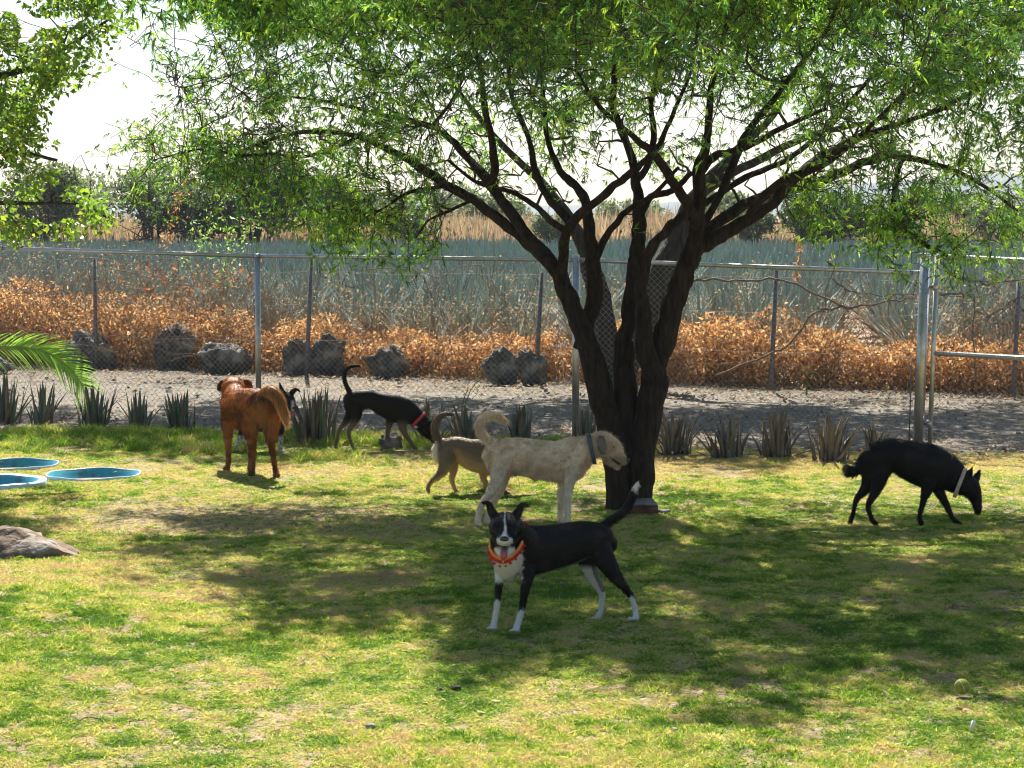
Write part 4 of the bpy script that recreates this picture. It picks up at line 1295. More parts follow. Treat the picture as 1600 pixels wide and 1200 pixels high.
# fine twigs
r = np.random.default_rng(8)
tw = []
idx = r.integers(0, len(WN2), 5200)
for i in idx:
    if WR2[i] < 0.02:
        tw.append(WN2[i] + r.normal(0, 1, 3) * [0.26, 0.26, 0.2])
tw = np.array(tw)
u_, v_ = project(tw)
tw = tw[~((v_ > 280) & (u_ > 690) & (u_ < 1240))]
acc3, WN3, WR3, SEG3 = grow(WN2, WR2, tw, 14, 0.0030, droop=0.1)
A = Acc()
for ac in (acc, acc2, acc3):
    A.add(np.concatenate(ac.V), [np.concatenate(v) for v in ac.F.values()])
ob = obj('branches', A.mesh('branches', origin=tuple(mtree.location)), M['twig'], mtree); ob['kind'] = 'stuff'


def sprays(nodes, n, seed, npin=(4, 8), plen=(0.05, 0.10), pw=0.010, jit=0.05, pal=None, hang=0.35):
    """feathery sprays: fans of narrow drooping pinnae"""
    r = np.random.default_rng(seed)
    i = r.integers(0, len(nodes), n)
    c = nodes[i] + r.normal(0, jit, (n, 3))
    az = r.random(n) * 6.283; el = r.normal(-0.15, 0.55, n)
    ax = np.stack([np.cos(az) * np.cos(el), np.sin(az) * np.cos(el), np.sin(el)], -1)
    k = r.integers(npin[0], npin[1], n)
    tot = int(k.sum()); own = np.repeat(np.arange(n), k)
    D_ = ax[own] + r.normal(0, 0.36, (tot, 3)) + [0, 0, -hang]
    D_ /= np.linalg.norm(D_, axis=1)[:, None]
    P = c[own] + ax[own] * (r.random(tot) * 0.06)[:, None]
    L = plen[0] + (plen[1] - plen[0]) * r.random(tot)
    bend = np.tile([0, 0, -0.35], (tot, 1)) * r.random((tot, 1))
    V, F, m = blade_batch(P, D_, L, pw * (0.7 + 0.7 * r.random(tot)), bend, 2)
    pal = np.array(pal)
    cl = pal[r.integers(0, len(pal), n)] * (0.7 + 0.6 * r.random((n, 1)))
    cc = cl[own] * (0.9 + 0.2 * r.random((tot, 1)))
    return V, F, np.repeat(np.clip(cc, 0, 1), m, 0)


PAL = [(0.16, 0.32, 0.05), (0.25, 0.42, 0.06), (0.09, 0.21, 0.06), (0.36, 0.50, 0.08), (0.06, 0.16, 0.06), (0.12, 0.26, 0.06)]
leafn = np.concatenate([WN3[WR3 < 0.009]])
leafn = leafn[leafn[:, 2] > 1.55]
# thin out where limbs stay bare below the crown
u_, v_ = project(leafn)
bare = ((v_ > 285) & (u_ > 700) & (u_ < 1250)) & (RNG.random(len(leafn)) < 0.45)
bare |= (u_ < 400) & (v_ < 110) & (RNG.random(len(leafn)) < 0.55)
leafn = leafn[~bare]
vv = v_[~bare]; ub = u_[~bare]
dens = 1 - 0.25 * ((leafn[:, 1] < 14.1) & (ub > 560) & (ub < 1300) & (vv > 235)) + 0.4 * ((vv < 200) & (vv > -30) & (ub > 480)) + 0.5 * ((leafn[:, 0] < 0.6) & (leafn[:, 1] > 15.2)) + 0.5 * ((ub > 1250) & (vv < 330))
dens *= 0.12 + 1.1 * sstep(0.42, 0.58, fbm(leafn[:, 0] * 2.0 + leafn[:, 1] * 1.5, leafn[:, 2] * 2.2 - leafn[:, 1] * 0.7, 3))
leafn = leafn[RNG.random(len(leafn)) < dens]
V, F, Cc = sprays(leafn, 46000, 21, pal=PAL, npin=(6, 13), plen=(0.024, 0.056), pw=0.0064, jit=0.05, hang=0.45)
hi = WN3[(WR3 < 0.009) & (WN3[:, 2] > 3.5)]  # extra sprays above the view, added to deepen the crown's shade on the lawn
hi = hi[(fbm(hi[:, 0] * 1.9 + 5, hi[:, 1] * 1.9 + hi[:, 2] * 0.5, 2) > 0.37) & (hi[:, 1] > 12.8)]
V2, F2, C2 = sprays(hi, 42000, 22, pal=PAL, npin=(4, 8), plen=(0.04, 0.09), pw=0.013, jit=0.09, hang=0.4)
A = Acc(); A.add(V, F, Cc); A.add(V2, F2, C2)
ob = obj('crown', A.mesh('crown', origin=tuple(mtree.location)), M['leaf'], mtree)

# ------------------------------------------------------------------ second tree beyond the near fence, hidden behind the first
TD2 = 24.6
b2 = unproj(960, 605, TD2); b2[2] = 0
t2 = empty('grey_tree', tuple(b2), 'grey barked tree across the track, seen between the stems of the forked tree', 'tree')
MAIN2 = [[(940, 612, 26), (944, 590, 22), (950, 560, 20), (943, 510, 19), (934, 465, 18), (920, 410, 14), (895, 350, 10), (850, 290, 7), (780, 220, 5), (700, 120, 3)],
         [(962, 612, 24), (975, 575, 22), (998, 520, 22), (1022, 470, 22), (1045, 415, 22), (1062, 365, 17), (1085, 310, 12), (1140, 250, 8), (1220, 160, 6), (1280, 40, 4)],
         [(1085, 310, 8), (1160, 262, 7), (1260, 215, 5), (1360, 190, 3)]]
A = Acc(); N2 = []; R2 = []
for pts in MAIN2:
    P, R = limb(pts, TD2); V, F = tube(P, R, 10, lump=0.15); A.add(V, F); N2.append(P[6:]); R2.append(R[6:])
obj('trunk', A.mesh('trunk', smooth=True, origin=tuple(b2)), M['bark2'], t2)
N2 = np.concatenate(N2); R2 = np.concatenate(R2)
r = np.random.default_rng(31)
T2 = []
while len(T2) < 400:
    q = r.normal(0, 1, 3); q /= np.linalg.norm(q); q *= r.random() ** 0.4
    T2.append([0.2 + 6.8 * q[0], 24.6 + 3.2 * q[1], 5.4 + 1.5 * q[2]])
ac, n2, r2, _ = grow(N2, R2, np.array(T2), 32, 0.005)
ob = obj('branches', ac.mesh('branches', origin=tuple(b2)), M['bark2'], t2); ob['kind'] = 'stuff'
V, F, Cc = sprays(n2[r2 < 0.02], 24000, 33, pal=PAL, plen=(0.09, 0.18), pw=0.022, jit=0.22)
obj('crown', np_mesh('crown', V - b2, F, Cc), M['leaf'], t2)

# ------------------------------------------------------------------ broad leaved tree hanging in from the left
LD = 16.6
lb_ = np.array([-5.6, 17.0, 0.0])
lt = empty('broadleaf_tree', tuple(lb_), 'broad leaved yellow green tree hanging in from the upper left edge', 'tree')
MAINL = [[(-290, 760, 20), (-285, 600, 18), (-270, 400, 16), (-230, 260, 13), (-160, 180, 9), (-60, 130, 6), (40, 110, 4.5), (110, 70, 3), (170, 30, 2)],
         [(-270, 400, 12), (-180, 350, 8), (-80, 325, 5), (0, 318, 3.6), (70, 318, 2.8), (130, 320, 2), (175, 345, 1.4)],
         [(-230, 260, 10), (-140, 240, 7), (-40, 235, 5), (40, 240, 3.5), (90, 250, 2.2)], [(-230, 260, 11), (-200, 120, 8), (-120, 0, 5), (0, -60, 4), (90, -50, 3)],
         [(40, 110, 4), (70, 90, 3.5), (100, 66, 2.5)]]
A = Acc(); N2 = []; R2 = []
for pts in MAINL:
    P, R = limb(pts, LD); V, F = tube(P, R, 8, lump=0.1); A.add(V, F); N2.append(P[10:]); R2.append(R[10:])
obj('trunk', A.mesh('trunk', smooth=True, origin=tuple(lb_)), M['bark2'], lt)
N2 = np.concatenate(N2); R2 = np.concatenate(R2)
r = np.random.default_rng(41)
edge = ([-100, 0, 40, 90, 115, 150, 200, 235, 290, 325, 350, 365], [205, 185, 190, 185, 150, 100, 78, 95, 165, 178, 168, 150])
T3 = []
while len(T3) < 420:
    v = r.uniform(-160, 372); u = r.uniform(-420, 190)
    ue = np.interp(v, *edge) - 8 + 8 * r.normal()
    if u > ue: continue
    if v > 300 and (r.random() < 0.35 + 0.5 * (u < 0)): continue
    T3.append(unproj(u, v, LD + r.normal(0, 0.55)))
ac, n3, r3, _ = grow(N2, R2, np.array(T3), 42, 0.003)
ob = obj('branches', ac.mesh('branches', origin=tuple(lb_)), M['twig'], lt); ob['kind'] = 'stuff'
tips = n3[r3 < 0.009]
n = 34000
Q = tips[r.integers(0, len(tips), n)] + r.normal(0, 0.075, (n, 3))
u_, v_ = project(Q)
k = (u_ < np.interp(v_, *edge) + 12) & (vnoise(u_ / 38.0, v_ / 30.0) > 0.18 + 0.18 * (v_ > 230)) & ((u_ > -60) | (r.random(n) < 0.4)) & (v_ < 385)
Q = Q[k]; n = len(Q)
D_ = r.normal(0, 1, (n, 3)) * [1, 1, 0.6] + [0.1, 0, -0.6]; D_ /= np.linalg.norm(D_, axis=1)[:, None]
L = 0.060 * (0.65 + 0.6 * r.random(n))
V, F, m = leaf_batch(Q, D_, L, L * 0.55, r)
pal = np.array([(0.12, 0.22, 0.04), (0.17, 0.28, 0.045), (0.22, 0.33, 0.05), (0.33, 0.40, 0.05), (0.08, 0.17, 0.04), (0.50, 0.42, 0.05)])
pr = np.array([.28, .30, .22, .09, .09, .02])
cc = pal[r.choice(6, n, p=pr)] * (0.8 + 0.4 * r.random((n, 1)))
obj('crown', np_mesh('crown', V - lb_, F, np.repeat(cc, m, 0)), M['leafL'], lt)

# ------------------------------------------------------------------ small palm at the left edge
PD = 16.0
pb = unproj(-170, 700, PD); pb[2] = 0
palm = empty('palm_plant', tuple(pb), 'young palm at the left edge with one bright arching frond in view', 'palm')
V, F = tube(np.array([[0, 0, -0.05], [0, 0, 0.15], [0.01, 0, 0.35]]), [0.13, 0.14, 0.09], 10, lump=0.2)
obj('trunk', np_mesh('trunk', V, F), M['bark2'], palm)


def frond(P, llen, seed):
    r = np.random.default_rng(seed)
    P = catmull(P, 10); n = len(P)
    A = Acc()
    V, F = tube(P, np.linspace(0.010, 0.003, n), 5); A.add(V, F, (0.30, 0.36, 0.14))
    T, B, C_ = frames(P, (0, 1, 0))
    m = 62
    for sd in (-1, 1):
        t = np.linspace(0.14, 0.995, m); f = t * (n - 1); i = np.minimum(f.astype(int), n - 2); w = (f - i)[:, None]
        Q = P[i] * (1 - w) + P[i + 1] * w; Tn = T[i]
        up = np.cross(Tn, [0, 1.0, 0]); up[up[:, 2] < 0] *= -1
        # blades rise on one side and hang on the other, with depth spread
        D_ = Tn * 0.85 + (up * 0.75 + np.array([0, 0.42, 0])) * (sd > 0) + (-up * 0.55 + np.array([0, -0.42, 0])) * (sd < 0) + r.normal(0, 0.06, (m, 3))
        D_ /= np.linalg.norm(D_, axis=1)[:, None]
        L = llen * (np.sin(np.clip(t * 1.15, 0, 1) * 2.6) * 0.6 + 0.42) * (0.9 + 0.2 * r.random(m))
        s_ = np.cross(D_, np.array([0, 1.0, 0.3]))
        V, F, mm_ = blade_batch(Q, D_, L, np.full(m, 0.014), np.tile([0.05, 0, -0.28], (m, 1)), 4, side=s_)
        col = np.array([[0.20, 0.36, 0.07]]) * (0.75 + 0.5 * r.random((m, 1)))
        A.add(V, F, np.repeat(col, mm_, 0))
    return A


base = unproj(-165, 640, PD)
fr = frond([base, unproj(-130, 580, PD), unproj(-70, 552, PD), unproj(0, 543, PD - .05), unproj(45, 544, PD - .1), unproj(78, 553, PD - .12), unproj(108, 575, PD - .15), unproj(130, 603, PD - .17)], 0.265, 1)
obj('frond', fr.mesh('frond', origin=tuple(pb)), M['leafL'], palm)
for k, (du, dv, dd) in enumerate(((-330, -60, 0.3), (-240, -190, 0.5), (-150, -150, 1.0), (-260, -100, -0.8), (-90, -170, -0.3))):
    e = unproj(-165 + du * 0.6, 640 + dv, PD + dd); mid = (base + e) / 2 + [0, 0, 0.25]; tip = e + (e - base) * [0.5, 0.6, -0.2]
    fr = frond([base, mid, e, tip], 0.30, 2 + k)
    obj('frond', fr.mesh('frond', origin=tuple(pb)), M['leafL'], palm)


# ------------------------------------------------------------------ dogs
def dog_world(p, D0, s0):
    """dog coordinates: photo pixel u, v and depth offset w (pixels at the dog's scale)"""
    p = np.asarray(p, float)
    return unproj(p[..., 0], p[..., 1], D0 + p[..., 2] / s0)


def loft(pts, ref, n=5, sides=16):
    """pts rows: u,v,w,ra,rb : ra in the picture plane across the axis, rb along ref"""
    P = np.asarray(pts, float)
    if len(P) == 1:
        return None
    Q = catmull(P, n)
    Q[:, 3:] = np.maximum(Q[:, 3:], 0.6)
    # rounded ends
    def cap(q0, q1):
        d = q0[:3] - q1[:3]; d /= np.linalg.norm(d) + 1e-9
        out = []
        for a in (0.35, 0.7, 0.95):
            k = math.sqrt(max(0, 1 - a * a)); r_ = min(q0[3], q0[4]) * 0.9
            x = q0.copy(); x[:3] = q0[:3] + d * r_ * a; x[3:] = q0[3:] * k; out.append(x)
        return out
    Q = np.vstack([cap(Q[0], Q[1])[::-1], Q, cap(Q[-1], Q[-2])])
    T = np.gradient(Q[:, :3], axis=0); T /= np.linalg.norm(T, axis=1)[:, None] + 1e-9
    ang = np.linspace(0, 2 * math.pi, sides, endpoint=False)
    V = []
    rf = np.array(ref, float)
    for q, t in zip(Q, T):
        b = rf - t * rf.dot(t); b /= np.linalg.norm(b) + 1e-9
        a = np.cross(t, b)
        V.append(q[:3] + np.outer(np.cos(ang) * q[3], a) + np.outer(np.sin(ang) * q[4], b))
    m = len(Q); V = np.concatenate(V)
    i = np.arange(m - 1)[:, None] * sides; j = np.arange(sides)[None, :]; j2 = (j + 1) % sides
    F = [np.stack([i + j, i + j2, i + sides + j2, i + sides + j], -1).reshape(-1, 4), np.arange(sides)[None, ::-1], ((m - 1) * sides + np.arange(sides))[None, :]]
    return V, F, Q


def blob(u, v, w, r1, r2, r3):
    V, F = ico(2)
    return V * [r1, r2, r3] + [u, v, w], [F], np.array([[u, v, w, r2, r3]])


def make_dog(label, v0, u0, chains, paint, fur=None, voxel=0.0075, smooth=3, slim=1.0):
    D0 = float(gdist(v0)); s0 = FPX / D0
    c = ground(u0, v0)
    z0 = float(LZ(c[0], c[1]))
    root = empty('dog', (c[0], c[1], 0), label, 'dog')
    A = Acc(); axis = []; cid = []; tt = []; names = list(chains)
    for k, nm in enumerate(names):
        ch = chains[nm]
        if ch.get('blob'):
            V, F, Q = blob(*ch['blob'])
        else:
            pp = np.array(ch['p'], float)
            pp[:, 3:] *= slim * (0.80 if nm.startswith('leg') else (0.88 if nm == 'tail' else 0.95))
            V, F, Q = loft(pp, ch.get('ref', (0, 0, 1)))
        W = dog_world(V, D0, s0)
        A.add(W, F)
        axis.append(np.hstack([dog_world(Q[:, :3], D0, s0), (Q[:, 3:].mean(1) / s0)[:, None]])); cid += [k] * len(Q); tt += list(np.linspace(0, 1, len(Q)))
    axis = np.concatenate(axis); cid = np.array(cid); tt = np.array(tt)
    me = A.mesh('body_raw', origin=(c[0], c[1], 0))
    tmp = bpy.data.objects.new('tmp_body', me); COL.objects.link(tmp)
    md = tmp.modifiers.new('r', 'REMESH'); md.mode = 'VOXEL'; md.voxel_size = voxel; md.use_smooth_shade = True
    ms = tmp.modifiers.new('s', 'SMOOTH'); ms.factor = 0.5; ms.iterations = smooth
    dg = bpy.context.evaluated_depsgraph_get(); dg.update()
    bm_ = bpy.data.meshes.new_from_object(tmp.evaluated_get(dg))
    bpy.data.objects.remove(tmp)
    bm_.name = 'body'
    n = len(bm_.vertices)
    co = np.zeros(n * 3, np.float32); bm_.vertices.foreach_get('co', co); co = co.reshape(-1, 3).astype(float)
    no = np.zeros(n * 3, np.float32); bm_.vertices.foreach_get('normal', no); no = no.reshape(-1, 3).astype(float)
    W = co + [c[0], c[1], 0]
    # feet never sink below the grass roots
    u, v = project(W); w = (W[:, 1] - D0) * s0
    best = np.full(n, 1e9); bi = np.zeros(n, int)
    for q in range(len(axis)):
        d = np.linalg.norm(W - axis[q, :3], axis=1) / (axis[q, 3] + 0.01)
        m_ = d < best; best[m_] = d[m_]; bi[m_] = q
    part = np.array(names)[cid[bi]]; t = tt[bi]
    col = paint(u, v, w, part, t, co, no)
    a = bm_.color_attributes.new('Col', 'FLOAT_COLOR', 'POINT')
    cc = np.ones((n, 4), np.float32); cc[:, :3] = np.clip(col, 0, 1); a.data.foreach_set('color', cc.ravel())
    bm_.materials.clear()
    ob = obj('body', bm_, M['coat'], root)
    if fur:
        cnt, length, lie = fur['n'], fur['len'], fur['lie']
        r = np.random.default_rng(len(label))
        i = r.integers(0, n, cnt)
        P = co[i] + r.normal(0, voxel * 0.45, (cnt, 3))
        Ln = length(part[i], t[i], u[i], v[i]) * (0.6 + 0.7 * r.random(cnt))
        fl = np.asarray(fur['flow'](part[i], t[i], u[i], v[i], no[i]), float)
        fl = fl - no[i] * (fl * no[i]).sum(1)[:, None] * 0.9
        fl /= np.linalg.norm(fl, axis=1)[:, None] + 1e-9
        D_ = no[i] * (1 - lie) + fl * lie + r.normal(0, fur.get('mess', 0.15), (cnt, 3)); D_ /= np.linalg.norm(D_, axis=1)[:, None]
        P = P - no[i] * 0.002
        V, F, m = blade_batch(P, D_, Ln, np.full(cnt, fur.get('w', 0.0022)), np.tile([0, 0, -0.25], (cnt, 1)) * fur.get('sag', 1.0), 2)
        fc = col[i] * (0.8 + 0.45 * r.random((cnt, 1)))
        if 'tint' in fur: fc = fc * fur['tint']
        fo = obj('fur', np_mesh('fur', V, F, np.repeat(np.clip(fc, 0, 1), m, 0)), M['fur'], root); fo['kind'] = 'stuff'
    return root, D0, s0


def part_tube(name, root, D0, s0, pts, r_, m, flat=None, closed=False, n=6, sides=10, ref=(0, 0, 1.0)):
    P = dog_world(np.array(pts, float), D0, s0)
    if closed:
        P = np.vstack([P, P[:1]])
        Q = np.vstack([P[-3:-1], P, P[1:3]]); Q = catmull(Q, n)[2 * n:-2 * n]; P = Q
    else:
        P = catmull(P, n)
    V, F = tube(P, np.asarray(r_) / s0 if np.ndim(r_) == 0 else np.interp(np.linspace(0, 1, len(P)), np.linspace(0, 1, len(r_)), r_) / s0, sides, ref=ref, flat=None if flat is None else flat / s0)
    return obj(name, np_mesh(name, V - np.array(root.location), F, smooth=True), M[m], root)


def part_blob(name, root, D0, s0, p, r3, m):
    V, F = ico(3)
    W = dog_world(V * np.array(r3) + np.array(p, float), D0, s0)
    return obj(name, np_mesh(name, W - np.array(root.location), [F], smooth=True), M[m], root)


def collar_ring(name, root, D0, s0, c, axis, ra, rb, m, width=4.0, thick=1.0, ref=(0, 0, 1.0)):
    """band around a neck: centre c, neck direction axis, radii in picture plane / along ref"""
    ax = np.array(axis, float); ax /= np.linalg.norm(ax)
    b = np.array(ref, float); b -= ax * b.dot(ax); b /= np.linalg.norm(b); a = np.cross(ax, b)
    k = 36; t = np.linspace(0, 2 * math.pi, k, endpoint=False)
    V = []
    for (h, e) in ((-width / 2, 0), (-width / 2, thick), (width / 2, thick), (width / 2, 0)):
        V.append(np.array(c) + np.outer(np.cos(t) * (ra + e), a) + np.outer(np.sin(t) * (rb + e), b) + ax * h)
    V = np.concatenate(V); j = np.arange(k); j2 = (j + 1) % k
    F = np.concatenate([np.stack([q * k + j, q * k + j2, ((q + 1) % 4) * k + j2, ((q + 1) % 4) * k + j], -1) for q in range(4)])
    W = dog_world(V, D0, s0)
    return obj(name, np_mesh(name, W - np.array(root.location), [F], smooth=False), M[m], root)


def mixc(a, b, f):
    return np.asarray(a)[None, :] * (1 - f)[:, None] + np.asarray(b)[None, :] * f[:, None]


def isin(part, *nm):
    return np.isin(part, nm)


def short_len(L):
    return lambda p, t, u, v: np.full(len(t), L)


def flow_dir(dx, dz=-0.6):
    def f(part, t, u, v, no):
        o = np.tile([dx, 0.0, dz], (len(t), 1)).astype(float)
        leg = np.char.find(part.astype(str), 'leg') >= 0
        o[leg] = [0.0, 0, -1.0]
        return o
    return f


def toes(pref, u, v, w, du, dw, r_, chains, n=3):
    for k in range(n):
        f = (k - (n - 1) / 2)
        chains['%s_toe%d' % (pref, k)] = dict(blob=(u + du + f * dw[0], v, w + f * dw[1], r_, r_ * 0.85, r_))


# ---- A: black and white dog in front
ch = {
    'torso': dict(p=[(793, 874, 2, 27, 24), (802, 866, 8, 37, 28), (822, 862, 20, 42, 30), (846, 858, 34, 40, 31), (872, 853, 50, 37, 30), (896, 847, 64, 34, 28), (918, 842, 76, 30, 27), (938, 843, 86, 25, 23), (949, 850, 92, 17, 18)]),
    'neck': dict(p=[(818, 850, 12, 30, 24), (806, 838, -4, 27, 24), (796, 828, -20, 24, 24), (790, 822, -32, 22, 22)]),
    'breast': dict(p=[(793, 840, -12, 25, 22), (793, 858, -10, 26, 22), (793, 876, -4, 25, 20), (794, 892, 3, 20, 15), (797, 901, 10, 10, 9)]),
    'skull': dict(p=[(790, 812, -22, 14, 20), (789, 820, -36, 21, 25), (789, 828, -50, 21, 25), (789, 836, -60, 17, 20)], ref=(1, 0, 0)),
    'cheek': dict(p=[(789, 840, -36, 17, 24), (788, 844, -52, 15, 23), (788, 847, -64, 11, 18)], ref=(1, 0, 0)),
    'muzzle': dict(p=[(789, 838, -56, 13, 16), (788.5, 842, -72, 10.5, 14), (788, 844, -86, 9, 12.5), (788, 846, -93, 6.5, 9.5)], ref=(1, 0, 0)),
    'jaw': dict(p=[(788.5, 858, -44, 9, 18), (788, 863, -62, 7, 13), (787.5, 866, -78, 4.5, 9), (787.5, 867, -84, 3.5, 6.5)], ref=(1, 0, 0)),
    'ear_a': dict(p=[(776, 812, -36, 9, 5), (769, 801, -34, 8, 3.2), (765, 791, -34, 6.5, 2.6), (761, 786, -38, 5, 2.3), (753, 785.5, -44, 2.6, 2)]),
    'ear_b': dict(p=[(802, 811, -36, 9, 5), (809, 801, -34, 8, 3.2), (813, 793, -34, 6.5, 2.6), (817, 788.5, -38, 5, 2.3), (825, 790, -44, 2.6, 2)]),
    'leg_fa': dict(p=[(784, 880, 8, 15, 15), (781, 899, 6, 10.5, 12), (779.5, 915, 4, 8, 9), (778.5, 930, 3, 6.6, 7.5), (777, 944, 3, 6.2, 7), (774.5, 960, 2, 5.8, 6.5), (772, 974, 0, 6, 6.5), (770.5, 981, -3, 7, 8)]),
    'leg_fb': dict(p=[(824, 884, 4, 17, 13), (824, 902, -4, 13, 12), (821, 918, -8, 9.8, 10), (818.5, 934, -8, 7.4, 8), (816, 948, -8, 6.8, 7), (812, 964, -9, 6.2, 6.5), (808, 978, -11, 6.4, 7), (806, 985, -14, 7.4, 8.5)]),
    'leg_rn': dict(p=[(935, 852, 74, 23, 16), (944, 872, 66, 21, 14), (955, 890, 62, 17, 12), (965, 905, 62, 12.5, 10), (976, 918, 64, 8.8, 8.5), (985, 930, 68, 6.6, 7), (990, 943, 70, 5.2, 6), (993, 956, 70, 5.4, 6), (993.5, 964, 67, 6.5, 7.5)]),
    'leg_rf': dict(p=[(915, 858, 102, 21, 14), (918, 876, 102, 18, 12), (922, 890, 102, 14, 10), (929, 905, 104, 11, 9), (936, 918, 106, 8.8, 8), (940.5, 929, 108, 6.8, 7), (940, 942, 106, 5.6, 6), (938.5, 955, 102, 5.4, 6), (935, 964, 98, 6.5, 7.5)]),
    'tail': dict(p=[(936, 828, 92, 9, 9), (953, 814, 96, 8, 8), (966, 805, 98, 7.8, 7.8), (976, 797, 99, 7.6, 7.6), (983, 785, 99, 7.4, 7.4), (989, 771, 98, 6.6, 6.6), (994, 759, 97, 4, 4), (998, 751, 96, 1.2, 1.2)]),
}
toes('fa', 768.5, 981.5, -10, 0, (5, 0), 3.6, ch)
toes('fb', 803.5, 986, -22, 0, (5.2, 0), 3.8, ch)
toes('rn', 989, 967, 60, 0, (5, 0), 3.6, ch)
toes('rf', 930, 966, 92, 0, (4, 3), 3.4, ch)
BLK = np.array([0.006, 0.006, 0.0065]); WHT = np.array([0.62, 0.60, 0.57])


def paintA(u, v, w, part, t, co, no):
    nz = (fbm(u * 0.3, v * 0.3, 4) - 0.5) * 1.6
    f = np.zeros(len(u))
    f = np.maximum(f, sstep(936, 940, v + nz * 8) * (isin(part, 'leg_fa')))
    f = np.maximum(f, sstep(950, 955, v + nz * 8 - (u - 812) * 0.3) * isin(part, 'leg_fb'))
    f = np.maximum(f, sstep(932, 937, v + nz * 8) * isin(part, 'leg_rn'))
    f = np.maximum(f, isin(part, 'leg_rf') * np.where((no[:, 0] > 0.2) & (v < 925), 0.25, 0.85) * sstep(880, 892, v))
    toe = np.char.find(part.astype(str), 'toe') >= 0
    f[toe] = 1
    # breast
    br = sstep(820, 812, u + nz * 8) * sstep(769, 774, u + nz * 4) * sstep(856, 864, v) * sstep(914, 906, v) * (no[:, 1] < 0.2) * ~isin(part, 'skull', 'muzzle', 'jaw', 'cheek', 'ear_a', 'ear_b')
    f = np.maximum(f, br)
    f = np.maximum(f, sstep(-0.75, -0.97, no[:, 2]) * isin(part, 'torso') * 0.35)
    head = isin(part, 'skull', 'muzzle', 'cheek')
    blz = np.clip(1 - np.abs(u - 788.6 - 0.5 * np.sin(v * 0.2)) / np.interp(v, [803, 812, 830, 836, 842], [0.4, 1.7, 2.4, 5, 10]), 0, 1)
    f = np.maximum(f, head * sstep(0.0, 0.35, blz) * (no[:, 1] < 0.35))
    f = np.maximum(f, isin(part, 'muzzle') * sstep(836, 841, v - 0.25 * np.abs(u - 788)))
    f = np.maximum(f, isin(part, 'cheek', 'jaw') * sstep(852, 858, v))
    f = np.maximum(f, isin(part, 'tail') * sstep(0.70, 0.76, t + nz * 0.05))
    bk = sstep(0.45, 0.75, fbm(u * 0.06 + 3, v * 0.09, 4))  # brownish mottles paint coat variation and a hint of sheen into the black
    c = mixc(BLK * 0.8, (0.02, 0.017, 0.016), bk)
    c = c * (1 - f)[:, None] + WHT * (0.88 + 0.2 * fbm(u * 0.2, v * 0.2, 3))[:, None] * f[:, None]
    # chin and flews darker near the mouth
    return c


dogA, D0, s0 = make_dog('black and white dog facing the camera in an orange and red pompom collar', 985, 788, ch, paintA,
                        fur=dict(n=34000, len=lambda p, t, u, v: np.where(np.char.find(p.astype(str), 'tail') >= 0, 0.016, 0.009), lie=0.82, mess=0.12, w=0.0016, flow=flow_dir(0.8)), voxel=0.006)
part_blob('nose', dogA, D0, s0, (788, 843, -94), (7.4, 5.4, 5.2), 'black_gloss')
for sx in (-1, 1):
    part_blob('eye', dogA, D0, s0, (789 + sx * 11.5, 827, -60), (2.8, 2.4, 2.4), 'black_gloss')
part_tube('tongue', dogA, D0, s0, [(788, 856, -70), (787.8, 859, -86), (787.4, 864, -93), (787, 870, -94), (786.8, 874, -92)], [3, 5.0, 5.8, 5.2, 3.0], 'tongue', flat=1.6, ref=(1.0, 0, 0))
part_tube('mouth', dogA, D0, s0, [(781, 853, -76), (784, 856, -82), (788, 857.5, -87), (792, 856, -82), (795, 853, -76)], [1, 3.0, 4.2, 3.0, 1], 'black_gloss')
band = [(820, 822, 4), (817, 842, -14), (810, 858, -27), (799, 869, -34), (787, 874, -36), (775, 870, -34), (767, 859, -25), (769, 842, -4), (782, 828, 14), (804, 816, 20)]
part_tube('bandana', dogA, D0, s0, band, 7.4, 'orange', flat=2.8, closed=True)
band2 = [(u + (1.5 if u > 790 else -1.5), v + 5, w - 1.5) for u, v, w in band]
part_tube('collar_trim', dogA, D0, s0, band2, 2.0, 'red', closed=True)
Pb = np.array([(819, 850, -24), (813, 862, -31), (806, 870, -36), (798, 877, -40), (790, 881, -42), (781, 881, -42), (773, 877, -39), (767, 871, -34), (763, 862, -28)])
for q in Pb:
    part_blob('pompom', dogA, D0, s0, q + [random.uniform(-1, 1), 2 + random.uniform(-1.5, 2), -1], tuple(random.uniform(1.8, 3.0) for _ in range(3)), 'red')
part_blob('bow', dogA, D0, s0, (820, 820, 0), (7, 4.5, 4), 'red')
part_blob('bell', dogA, D0, s0, (786, 878, -44), (1.8, 2.2, 1.8), 'collar_pale')

